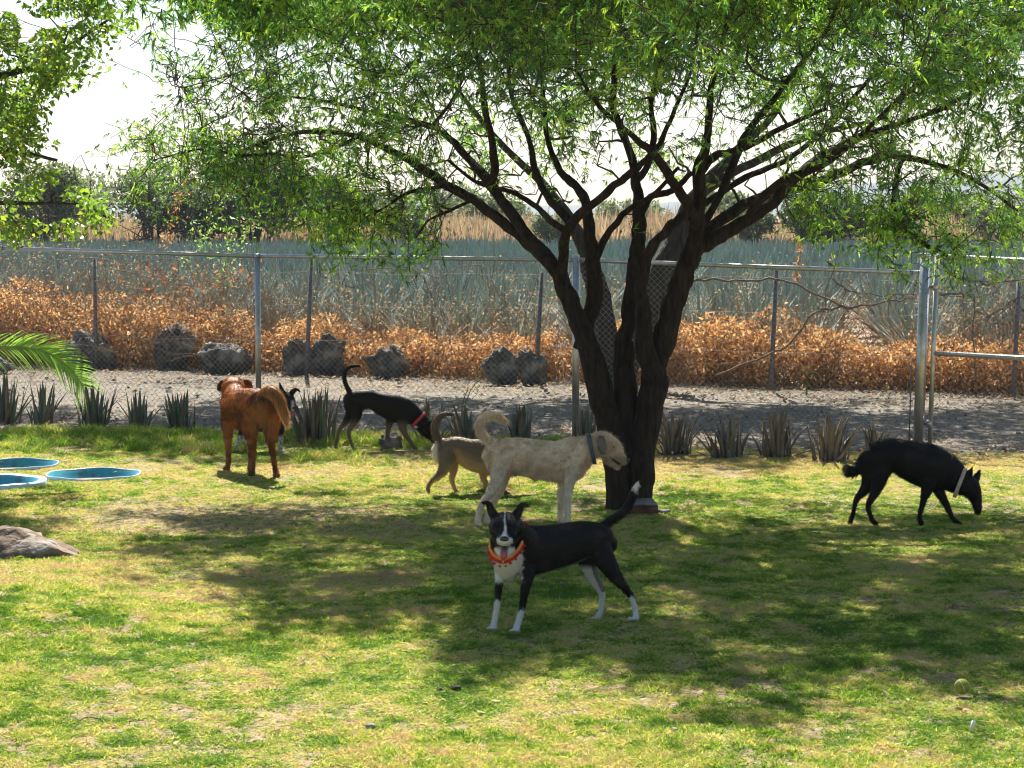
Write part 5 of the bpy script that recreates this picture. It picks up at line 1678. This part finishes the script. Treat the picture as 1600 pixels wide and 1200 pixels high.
# ---- B: cream shaggy dog in profile
ch = {
    'torso': dict(p=[(768, 708, 0, 17, 14), (776, 712, 0, 27, 19), (790, 714, 0, 32, 22), (812, 713, 0, 31, 23), (842, 717, 0, 32, 24), (868, 721, 0, 34, 25), (888, 719, 0, 36, 24), (903, 716, 0, 31, 20), (911, 714, 0, 22, 15)]),
    'neck': dict(p=[(893, 706, 0, 26, 18), (910, 703, 0, 23, 16), (926, 698, 0, 19, 15), (938, 696, 0, 17, 14)]),
    'skull': dict(p=[(932, 693, 0, 17, 15), (943, 692, 0, 18, 16), (954, 697, 0, 16, 15), (961, 703, 0, 12, 12)]),
    'muzzle': dict(p=[(954, 703, 0, 13, 11), (963, 711, 0, 11, 9.5), (971, 717, 0, 8.5, 8), (975, 719.5, 0, 6, 6)]),
    'jaw': dict(p=[(948, 714, 0, 8, 9), (958, 722, 0, 6, 7), (966, 728, 0, 4.5, 6)]),
    'ear': dict(p=[(939, 684, -14, 5, 2.5), (940, 693, -17.5, 7.5, 2.4), (942, 702, -18, 6, 2.2), (943, 708, -17, 3, 2)]),
    'ear_far': dict(p=[(941, 684, 14, 5, 2.5), (944, 693, 17.5, 7, 2.4), (946, 701, 18, 5, 2.2)]),
    'leg_rn': dict(p=[(784, 722, -10, 22.4, 10.3), (779, 742, -12, 16.3, 9.5), (773, 758, -12, 11.6, 8.2), (765, 772, -12, 8.2, 6.9), (756, 783, -12, 6.5, 6.0), (750.5, 793, -12, 5.5, 5.3), (748, 806, -12, 4.8, 5.2), (746.5, 817, -12, 5.2, 5.6), (750, 823, -13, 5.2, 6.0)]),
    'leg_rf': dict(p=[(788, 726, 10, 20.6, 10.3), (785, 745, 12, 14.6, 8.6), (781, 762, 12, 10.3, 7.7), (774, 777, 12, 7.4, 6.9), (768, 788, 12, 6.0, 6.0), (764, 798, 12, 5.2, 5.2), (761, 808, 12, 4.8, 5.2), (761, 815, 12, 5.2, 5.6), (764, 818, 10, 5.2, 6.0)]),
    'leg_fn': dict(p=[(893, 734, -11, 17.2, 10.3), (890, 752, -12, 11.2, 9.0), (888, 768, -12, 7.7, 7.7), (887, 784, -12, 6.5, 6.5), (887, 800, -12, 6.0, 6.0), (886.5, 813, -12, 5.8, 6.0), (889, 821, -13, 6.0, 6.5)]),
    'leg_ff': dict(p=[(886, 738, 11, 15.5, 9.5), (880, 754, 12, 9.5, 8.6), (877, 768, 12, 7.1, 7.3), (876, 784, 12, 6.0, 6.4), (876, 798, 12, 5.5, 6.0), (876, 810, 12, 5.5, 6.0), (879, 817, 11, 5.7, 6.4)]),
    'tail': dict(p=[(777, 695, 0, 6.7, 6.7), (767, 687, 0, 5.9, 5.9), (757, 680, -2, 5.9, 5.9), (750, 670, -3, 5.9, 5.9), (751, 658, -3, 5.9, 5.9), (759, 650.5, -2, 5.9, 5.9), (771, 648, 0, 5.9, 5.9), (783, 651, 0, 4.4, 4.4), (793, 659, 0, 2.2, 2.2)]),
}
CRM = np.array([0.60, 0.46, 0.30])


def paintB(u, v, w, part, t, co, no):
    nz = fbm(u * 0.12, v * 0.12, 4)
    c = mixc((0.72, 0.57, 0.39), (0.90, 0.77, 0.58), sstep(0.3, 0.7, nz))
    leg = np.char.find(part.astype(str), 'leg') >= 0
    c = np.where(leg[:, None], c * 0.6 + np.array([0.66, 0.60, 0.52]) * 0.4, c)
    e = isin(part, 'ear', 'ear_far'); c[e] = [0.27, 0.22, 0.18]
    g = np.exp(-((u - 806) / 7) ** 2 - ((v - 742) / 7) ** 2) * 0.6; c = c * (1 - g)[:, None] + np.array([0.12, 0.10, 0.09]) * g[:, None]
    mz = isin(part, 'muzzle', 'jaw') & (v > 712); c[mz] *= np.array([0.72, 0.68, 0.66])
    return c


def lenB(p, t, u, v):
    L = np.full(len(t), 0.020)
    L[isin(p, 'leg_rn', 'leg_rf', 'leg_fn', 'leg_ff')] = 0.013
    L[isin(p, 'skull')] = 0.034; L[isin(p, 'muzzle', 'jaw')] = 0.017; L[isin(p, 'ear', 'ear_far')] = 0.014
    L[isin(p, 'tail')] = 0.030
    return L


dogB, D0, s0 = make_dog('cream shaggy dog with a curled tail and grey collar looking towards the trunk', 822, 815, ch, paintB,
                        fur=dict(n=62000, len=lenB, lie=0.68, mess=0.32, w=0.0026, flow=flow_dir(-0.5)), voxel=0.0075, smooth=3, slim=0.95)
collar_ring('collar', dogB, D0, s0, (924, 701, 0), (1, -0.22, 0), 23.5, 19.5, 'collar_grey', width=6.5, thick=1.5)
part_blob('nose', dogB, D0, s0, (979.5, 718.5, 0), (4.4, 3.8, 4.2), 'black_gloss')
part_tube('mouth', dogB, D0, s0, [(955, 716, -8), (963, 722, -8.5), (969, 726, -6.5)], [1.0, 1.8, 1.2], 'black_gloss')
for sw in (-1, 1):
    part_blob('eye', dogB, D0, s0, (959, 698, sw * 12), (2.2, 2.0, 2.0), 'black_gloss')

# ---- C: tan dog, partly behind the cream one
ch = {
    'torso': dict(p=[(686, 700, 0, 13, 11), (692, 706, 0, 21, 16), (702, 703, 0, 21, 17), (715, 699, 0, 18, 17), (733, 708, 0, 25, 18), (750, 713, 0, 28, 18), (768, 716, 0, 28, 18), (784, 718, 0, 25, 15), (794, 718, 0, 18, 12)]),
    'neck': dict(p=[(782, 712, 0, 18, 12), (797, 716, 0, 15, 11), (812, 724, 0, 12, 10)]),
    'head': dict(p=[(806, 722, 0, 12, 11), (818, 730, 0, 12, 11), (828, 739, 0, 8, 7.5), (838, 747, 0, 5.5, 5.5)]),
    'ear': dict(p=[(809, 718, -9, 5, 2), (812, 726, -11, 5, 2), (812, 735, -11, 2.5, 1.8)]),
    'leg_rn': dict(p=[(699, 706, -8, 20, 11), (697, 722, -10, 16, 10), (692, 735, -11, 10.5, 8), (684, 745, -12, 7, 6.4), (675.5, 751, -12, 5, 5), (671, 757, -13, 4, 4.4), (668.5, 763, -14, 3.8, 4.2), (670, 768, -16, 3.8, 4.6)]),
    'leg_rf': dict(p=[(706, 708, 8, 17, 10), (708, 725, 9, 11, 8.5), (708, 738, 10, 7.5, 7), (706, 748, 10, 5.4, 5.6), (708, 757, 10, 4.2, 4.6), (711, 764, 10, 3.8, 4.2), (714, 768, 9, 4.2, 4.8)]),
    'leg_fn': dict(p=[(772, 735, -8, 13, 9), (776, 750, -10, 8, 7), (782, 761, -12, 5.6, 5.6), (788, 768, -13, 4.4, 4.6), (795, 773, -14, 4.4, 4.6)]),
    'leg_ff': dict(p=[(758, 733, 8, 12, 9), (755, 745, 9, 7, 6.5), (759, 755, 9, 5.2, 5.2), (757, 763, 9, 4.4, 4.6), (750, 767, 9, 4.2, 4.6), (746, 768.5, 9, 3.6, 4.2)]),
    'tail': dict(p=[(690, 696, 0, 7.5, 7.5), (684, 684, 0, 7, 7), (680.5, 672, 0, 6.6, 6.6), (681, 661, 0, 6.3, 6.3), (686, 652, 0, 5.8, 5.8), (694, 647.5, 0, 4.8, 4.8), (702, 646.5, 0, 3.5, 3.5), (708, 647, 0, 2, 2)]),
}


def paintC(u, v, w, part, t, co, no):
    c = mixc((0.14, 0.10, 0.066), (0.20, 0.15, 0.10), fbm(u * 0.15, v * 0.15, 3))
    f = sstep(0.1, -0.6, no[:, 2]) * ~isin(part, 'tail')
    c = c * (1 - f)[:, None] + np.array([0.50, 0.34, 0.16]) * f[:, None]
    inn = isin(part, 'leg_rf', 'leg_ff'); c[inn] = c[inn] * 0.35 + np.array([0.48, 0.33, 0.16]) * 0.65
    pl = isin(part, 'torso', 'leg_rn') * sstep(686, 681, u) * sstep(738, 728, v); c = c * (1 - pl)[:, None] + np.array([0.60, 0.54, 0.46]) * pl[:, None]
    dk = isin(part, 'tail') * (0.35 + 0.65 * sstep(0.7, 0.85, t)); c = c * (1 - dk)[:, None] + np.array([0.06, 0.05, 0.04]) * dk[:, None]
    dk = isin(part, 'leg_fn', 'leg_ff') * sstep(762, 768, v) * 0.85; c = c * (1 - dk)[:, None] + np.array([0.04, 0.03, 0.025]) * dk[:, None]
    hd = isin(part, 'head', 'ear'); c[hd] *= 0.6
    return c


dogC, D0, s0 = make_dog('short haired tan dog with a dark tipped upright tail, half hidden by the cream dog', 770, 735, ch, paintC,
                        fur=dict(n=22000, len=lambda p, t, u, v: np.where(isin(p, 'tail'), 0.018, 0.011), lie=0.8, mess=0.13, w=0.002, flow=flow_dir(-0.7)), voxel=0.0085)
collar_ring('collar', dogC, D0, s0, (798, 716, 0), (1, 0.4, 0), 16.5, 12.5, 'collar_red', width=5, thick=1.2)

# ---- D: black dog with red collar, nose to the ground
ch = {
    'torso': dict(p=[(546, 622, 0, 12, 10), (553, 629, 0, 19, 13), (564, 625, 0, 17, 14), (580, 624, 0, 15.5, 14), (597, 631, 0, 19, 15), (614, 637, 0, 22, 15), (630, 642, 0, 22, 14), (642, 647, 0, 18, 12), (650, 651, 0, 14, 10)]),
    'neck': dict(p=[(638, 644, 0, 17, 11), (651, 653, 0, 14.5, 10), (662, 665, 0, 13, 9)]),
    'head': dict(p=[(656, 660, 0, 13, 9), (666, 668, 0, 14, 10), (674, 676, 0, 12, 9.5), (679, 686, 0, 7.5, 6.5), (683, 694, 0, 5, 5)]),
    'ear': dict(p=[(668, 660, -8, 5, 2), (673, 664, -10, 5, 2), (677, 672, -10, 2.5, 1.6)]),
    'leg_rn': dict(p=[(555, 633, -7, 15, 9), (557, 648, -8, 11, 8), (552, 661, -8, 7, 6), (546, 672, -8, 4.6, 4.6), (545, 680, -8, 3.6, 4), (548, 690, -8, 3.2, 3.6), (551, 698, -8, 3.2, 3.6), (555, 702, -10, 3.4, 4)]),
    'leg_rf': dict(p=[(551, 634, 7, 14, 8), (547, 648, 8, 10, 7), (539, 660, 8, 6, 5.6), (531, 670, 8, 4.2, 4.4), (528, 680, 8, 3.2, 3.8), (526, 690, 8, 3, 3.4), (524, 696, 8, 3.2, 3.6), (526, 699, 6, 3.4, 4)]),
    'leg_fn': dict(p=[(629, 652, -7, 14, 8), (629, 667, -8, 8, 6.4), (633, 678, -8, 5.2, 5), (640, 688, -8, 4, 4.2), (646, 697, -8, 3.4, 3.8), (651, 703, -8, 3.8, 4.2)]),
    'leg_ff': dict(p=[(612, 648, 7, 12, 7), (608, 662, 8, 7, 6), (606, 674, 8, 4.8, 4.8), (605, 686, 8, 3.8, 4), (604, 695, 8, 3.4, 3.8), (607, 699, 7, 3.6, 4)]),
    'tail': dict(p=[(550, 618, 0, 6, 6), (544, 608, 0, 4.6, 4.6), (539.5, 598, 0, 4.2, 4.2), (538, 587, 0, 4, 4), (541, 578, 0, 3.8, 3.8), (548, 573, 0, 3.5, 3.5), (557, 571.5, 0, 3, 3), (564, 573, 0, 1.8, 1.8)]),
}


def paintD(u, v, w, part, t, co, no):
    c = np.tile(BLK, (len(u), 1))
    leg = np.char.find(part.astype(str), 'leg') >= 0
    f = leg * sstep(652, 668, v) * 0.9
    c = c * (1 - f)[:, None] + np.array([0.16, 0.115, 0.085]) * f[:, None]
    return c


dogD, D0, s0 = make_dog('lean black dog with a red collar sniffing the ground, tail curled up', 702, 600, ch, paintD,
                        fur=dict(n=15000, len=short_len(0.010), lie=0.82, mess=0.12, w=0.002, flow=flow_dir(-0.7)), voxel=0.0085)
collar_ring('collar', dogD, D0, s0, (653.5, 656, 0), (0.72, 0.70, 0), 14.6, 11.5, 'collar_red', width=4.5, thick=1.2)
part_blob('tag', dogD, D0, s0, (650, 667, -6), (3.4, 2.4, 1), 'tagblue')

# ---- E: black and white dog behind the brown one
ch = {
    'torso': dict(p=[(372, 652, 8, 14, 11), (380, 655, 6, 20, 14), (398, 655, 4, 20, 15), (416, 655, 2, 21, 15), (432, 654, 0, 20, 13), (440, 652, -2, 14, 10)]),
    'neck': dict(p=[(434, 646, 0, 13, 10), (442, 636, -4, 12, 10), (449, 627, -8, 11, 10)]),
    'head': dict(p=[(446, 620, -2, 9, 9), (450, 624, -8, 11, 10), (454, 630, -16, 9, 8), (457, 636, -24, 6.5, 6), (458, 639, -30, 4.5, 4.5)]),
    'ear_a': dict(p=[(443, 615, -8, 5, 2.5), (439, 606, -8, 3.6, 2), (437, 598, -8, 1.6, 1.5)]),
    'ear_b': dict(p=[(456, 614, -8, 5, 2.5), (461, 609, -9, 4, 2), (466, 609, -12, 2.6, 1.6), (469, 613, -14, 1.4, 1.2)]),
    'leg_fn': dict(p=[(438, 662, -6, 12, 8), (438, 676, -8, 6.5, 6), (438, 688, -8, 4.5, 4.5), (438, 698, -9, 3.6, 4), (440, 705, -10, 4, 4.4), (443, 706, -13, 3.8, 4)]),
    'leg_ff': dict(p=[(426, 662, 8, 11, 8), (424, 678, 8, 5.5, 5.5), (422, 690, 8, 4.2, 4.2), (422, 700, 8, 4, 4)]),
    'leg_rn': dict(p=[(382, 662, -6, 14, 8), (378, 678, -7, 7, 6), (372, 688, -8, 4.6, 4.6), (370, 697, -8, 3.6, 4), (371, 704, -9, 4, 4.4)]),
    'leg_rf': dict(p=[(388, 662, 8, 12, 8), (386, 680, 8, 6, 6), (382, 690, 8, 4.4, 4.4), (382, 700, 8, 4, 4)]),
    'tail': dict(p=[(374, 644, 8, 5, 5), (362, 646, 12, 3.6, 3.6), (352, 654, 14, 2, 2)]),
}


def paintE(u, v, w, part, t, co, no):
    c = np.tile(BLK * 1.1, (len(u), 1))
    leg = np.char.find(part.astype(str), 'leg') >= 0
    sp = sstep(0.45, 0.55, fbm(u * 0.5, v * 0.5, 2))
    f = leg * sstep(678, 684, v) * (0.35 + 0.65 * sp)
    f = np.maximum(f, leg * sstep(702, 704, v))
    f = np.maximum(f, isin(part, 'head') * np.exp(-((u - 457.5) / 2.0) ** 2) * sstep(624, 628, v) * 0.9)
    return c * (1 - f)[:, None] + WHT * f[:, None]


dogE, D0, s0 = make_dog('black dog with a white muzzle stripe and speckled leg peering out behind the brown dog', 706, 410, ch, paintE,
                        fur=dict(n=9000, len=short_len(0.010), lie=0.8, mess=0.12, w=0.002, flow=flow_dir(-0.7)), voxel=0.009)
part_tube('tongue', dogE, D0, s0, [(457, 641, -26), (458, 646, -32), (459, 651, -34)], [3, 3.6, 2.2], 'tongue', flat=1.5, ref=(1.0, 0, 0))
part_blob('nose', dogE, D0, s0, (458.5, 637.5, -33), (2.4, 2, 2), 'black_gloss')

# ---- F: big brown dog seen from behind
R1 = (1, 0, 0)
ch = {
    'torso': dict(p=[(411, 633, -16, 16, 18), (410, 635, -8, 25, 27), (407, 634, 6, 29, 30), (400, 634, 26, 31, 31), (391, 636, 48, 33, 33), (381, 638, 70, 35, 35), (373, 636, 90, 34, 33), (367, 629, 104, 27, 26)], ref=R1),
    'neck': dict(p=[(369, 626, 92, 26, 24), (366, 614, 110, 20, 20), (365, 607, 124, 17, 18)], ref=R1),
    'head': dict(p=[(365, 606, 112, 16, 20), (364, 604, 128, 17, 21), (361, 605, 142, 15, 17), (356, 610, 158, 9, 10), (352, 614, 170, 6, 7)], ref=R1),
    'ear_a': dict(p=[(350, 597, 124, 6, 3), (345, 602, 124, 6.5, 3), (342, 608, 122, 4, 2.5)]),
    'ear_b': dict(p=[(381, 596, 124, 6, 3), (388, 600, 124, 7, 3), (392, 606, 122, 4, 2.5)]),
    'leg_rl': dict(p=[(390, 655, 8, 22, 20), (391, 672, 4, 16, 17), (393, 686, 2, 10, 12), (395, 700, 6, 7.4, 8.5), (396, 712, 6, 6, 6.5), (395, 726, 2, 5.4, 6), (394, 737, -2, 6, 6.5), (393, 743, -6, 7.6, 9)]),
    'leg_rr': dict(p=[(425, 652, 2, 19, 20), (424, 670, -2, 15, 17), (423, 686, -4, 9.5, 12), (425, 700, 0, 7.2, 8.5), (427, 712, 0, 6, 6.5), (429, 726, -4, 5.4, 6), (431, 737, -8, 6, 6.5), (432, 744, -12, 7.6, 9)]),
    'leg_fl': dict(p=[(357, 655, 84, 16, 16), (356, 672, 80, 11, 12), (356, 688, 76, 8, 9), (357, 702, 74, 6.4, 7), (357, 716, 73, 5.4, 6), (356, 728, 72, 5.6, 6), (354, 734, 68, 7.4, 9)]),
    'leg_fr': dict(p=[(392, 655, 92, 15, 16), (392, 674, 88, 10, 11), (392, 690, 84, 7.5, 8), (392, 706, 82, 6, 6.5), (392, 722, 80, 5.4, 6), (391, 731, 78, 6.4, 8)]),
    'tail': dict(p=[(412, 614, -12, 8, 8), (420, 609, -24, 8, 8), (429, 612, -34, 8, 8), (436, 622, -40, 8, 8), (441, 635, -42, 7.5, 7.5), (445, 648, -40, 6, 6), (448, 660, -38, 3, 3)]),
}


def paintF(u, v, w, part, t, co, no):
    nz = fbm(u * 0.08, v * 0.10, 4)
    c = mixc((0.15, 0.052, 0.017), (0.32, 0.12, 0.038), sstep(0.3, 0.7, nz))
    # pale feathering on the rump and under the tail
    f = np.exp(-((u - 408) / 14) ** 2 - ((v - 655) / 24) ** 2) * (w < 30) * isin(part, 'torso', 'leg_rl', 'leg_rr') * 0.6
    f = np.maximum(f, isin(part, 'tail') * (0.35 + 0.55 * sstep(0.1, -0.5, no[:, 2]) + 0.3 * sstep(0.5, 0.9, t)))
    f = np.maximum(f, isin(part, 'tail') * np.exp(-((u - 420) / 9) ** 2) * 0.6)
    f = np.clip(f, 0, 1)
    c = c * (1 - f)[:, None] + np.array([0.52, 0.31, 0.15]) * f[:, None]
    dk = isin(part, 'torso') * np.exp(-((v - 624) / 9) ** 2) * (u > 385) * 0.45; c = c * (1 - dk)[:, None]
    e = isin(part, 'ear_a'); c[e] = [0.05, 0.03, 0.02]
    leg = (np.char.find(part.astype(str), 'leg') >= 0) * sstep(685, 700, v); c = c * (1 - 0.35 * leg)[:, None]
    return c


def lenF(p, t, u, v):
    L = np.full(len(t), 0.020)
    L = L + 0.028 * np.exp(-((u - 410) / 16) ** 2 - ((v - 655) / 26) ** 2) * isin(p, 'torso', 'leg_rl', 'leg_rr')
    L[isin(p, 'tail')] = 0.048
    leg = (np.char.find(p.astype(str), 'leg') >= 0) & (v > 685); L[leg] = 0.010
    return L


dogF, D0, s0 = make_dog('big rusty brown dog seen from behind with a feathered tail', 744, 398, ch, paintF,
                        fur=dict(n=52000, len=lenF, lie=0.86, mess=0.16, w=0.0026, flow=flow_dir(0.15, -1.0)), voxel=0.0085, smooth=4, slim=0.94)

# ---- G: black prick eared dog at the right, head down
ch = {
    'torso': dict(p=[(1354, 716, 0, 17, 13), (1359, 722, 0, 27, 18), (1370, 720, 0, 33, 20), (1388, 710, 0, 27, 20), (1402, 712, 0, 28, 21), (1420, 718, 0, 33, 22), (1441, 725, 0, 37, 23), (1460, 731, 0, 36, 22), (1476, 737, 0, 31, 18), (1486, 742, 0, 24, 14)]),
    'neck': dict(p=[(1474, 733, 0, 30, 17), (1487, 743, 0, 27, 15), (1498, 751, 0, 23, 13), (1508, 757, 0, 20, 12)]),
    'head': dict(p=[(1505, 756, 0, 17, 12), (1514, 761, 0, 18, 13), (1520, 768, 0, 15, 12), (1524, 777, 0, 11, 9.5), (1526.5, 787, 0, 8.5, 7.5), (1528, 796, 0, 6.8, 6.5), (1528, 800, 0, 5.5, 5.5)]),
    'ear_a': dict(p=[(1512, 746, -8, 7, 3.5), (1516, 738, -9, 5.4, 2.6), (1519.5, 729.5, -9, 1.5, 1.3)]),
    'ear_b': dict(p=[(1524, 750, 6, 7, 3.5), (1528, 742, 8, 5.2, 2.6), (1531.5, 733.5, 8, 1.5, 1.3)]),
    'leg_ra': dict(p=[(1362, 728, 9, 23, 12), (1360, 746, 10, 18, 10), (1354, 761, 10, 12.5, 9), (1345, 772, 10, 8, 7), (1338, 781, 10, 5.6, 5.8), (1335, 792, 10, 4.4, 5), (1333, 802, 9, 4.2, 4.8), (1330, 811, 7, 4.6, 5), (1328, 818, 4, 4.6, 5.4)]),
    'leg_rb': dict(p=[(1374, 730, -9, 24, 12), (1373, 748, -10, 18, 11), (1370, 762, -10, 12, 9), (1364, 775, -11, 8.2, 7.5), (1358, 786, -12, 6, 6), (1356.5, 794, -12, 5, 5.4), (1360, 804, -12, 4.6, 5), (1363, 813, -12, 4.8, 5.2), (1369, 818, -14, 4.4, 5.6)]),
    'leg_fa': dict(p=[(1452, 750, -10, 18, 12), (1448, 766, -11, 11.5, 9), (1444, 778, -11, 7.5, 7), (1441, 789, -12, 5.6, 5.8), (1438, 800, -12, 4.8, 5.2), (1437, 810, -12, 4.8, 5.2), (1440, 818, -13, 5.4, 6)]),
    'leg_fb': dict(p=[(1462, 750, 10, 17, 12), (1467, 766, 11, 11.5, 9), (1473, 778, 11, 8.6, 7), (1479, 789, 11, 6.6, 6), (1484, 800, 10, 5, 5.2), (1489, 810, 8, 4.4, 5), (1494, 815, 6, 4.2, 5), (1501, 819, 3, 3.6, 5)]),
    'tail': dict(p=[(1352, 712, 0, 7, 7), (1346, 720, 4, 6, 6), (1341, 729, 6, 8, 8), (1335, 735, 4, 10, 10), (1328, 735, 0, 10, 10), (1323, 731, -3, 6, 6)]),
}


def paintG(u, v, w, part, t, co, no):
    c = mixc((0.004, 0.004, 0.0045), (0.014, 0.012, 0.011), sstep(0.5, 0.8, fbm(u * 0.05, v * 0.08, 4)))  # lighter mottles give the black coat variation and painted sheen
    f = isin(part, 'tail') * sstep(1327, 1320, u) * 0.6
    return c * (1 - f)[:, None] + np.array([0.25, 0.22, 0.2]) * f[:, None]


dogG, D0, s0 = make_dog('all black prick eared dog at the right walking head down with a pale collar', 820, 1420, ch, paintG,
                        fur=dict(n=26000, len=lambda p, t, u, v: np.where(isin(p, 'tail'), 0.030, 0.012), lie=0.8, mess=0.15, w=0.002, flow=flow_dir(-0.8)), voxel=0.0075)
collar_ring('collar', dogG, D0, s0, (1500, 754, 0), (0.93, 0.36, 0), 23.5, 15, 'collar_pale', width=6.0, thick=1.4)

# ------------------------------------------------------------------ air
V = np.array([[x, y, z] for z in (-2.0, 60.0) for y in (-40.0, 2200.0) for x in (-1500.0, 1500.0)])
F = np.array([[0, 2, 3, 1], [4, 5, 7, 6], [0, 1, 5, 4], [2, 6, 7, 3], [0, 4, 6, 2], [1, 3, 7, 5]])
hz_m = bpy.data.materials.new('haze'); hz_m.use_nodes = True
hn = hz_m.node_tree; hn.nodes.remove(hn.nodes['Principled BSDF'])
pv = hn.nodes.new('ShaderNodeVolumePrincipled'); pv.inputs['Color'].default_value = (0.86, 0.91, 1.0, 1); pv.inputs['Density'].default_value = 0.00024
pv.inputs['Anisotropy'].default_value = 0.0
hn.links.new(pv.outputs[0], hn.nodes['Material Output'].inputs['Volume'])
o = obj('haze', np_mesh('haze', V, [F]), hz_m, kind='stuff'); o['label'] = 'thin dry haze over the field and the far trees'
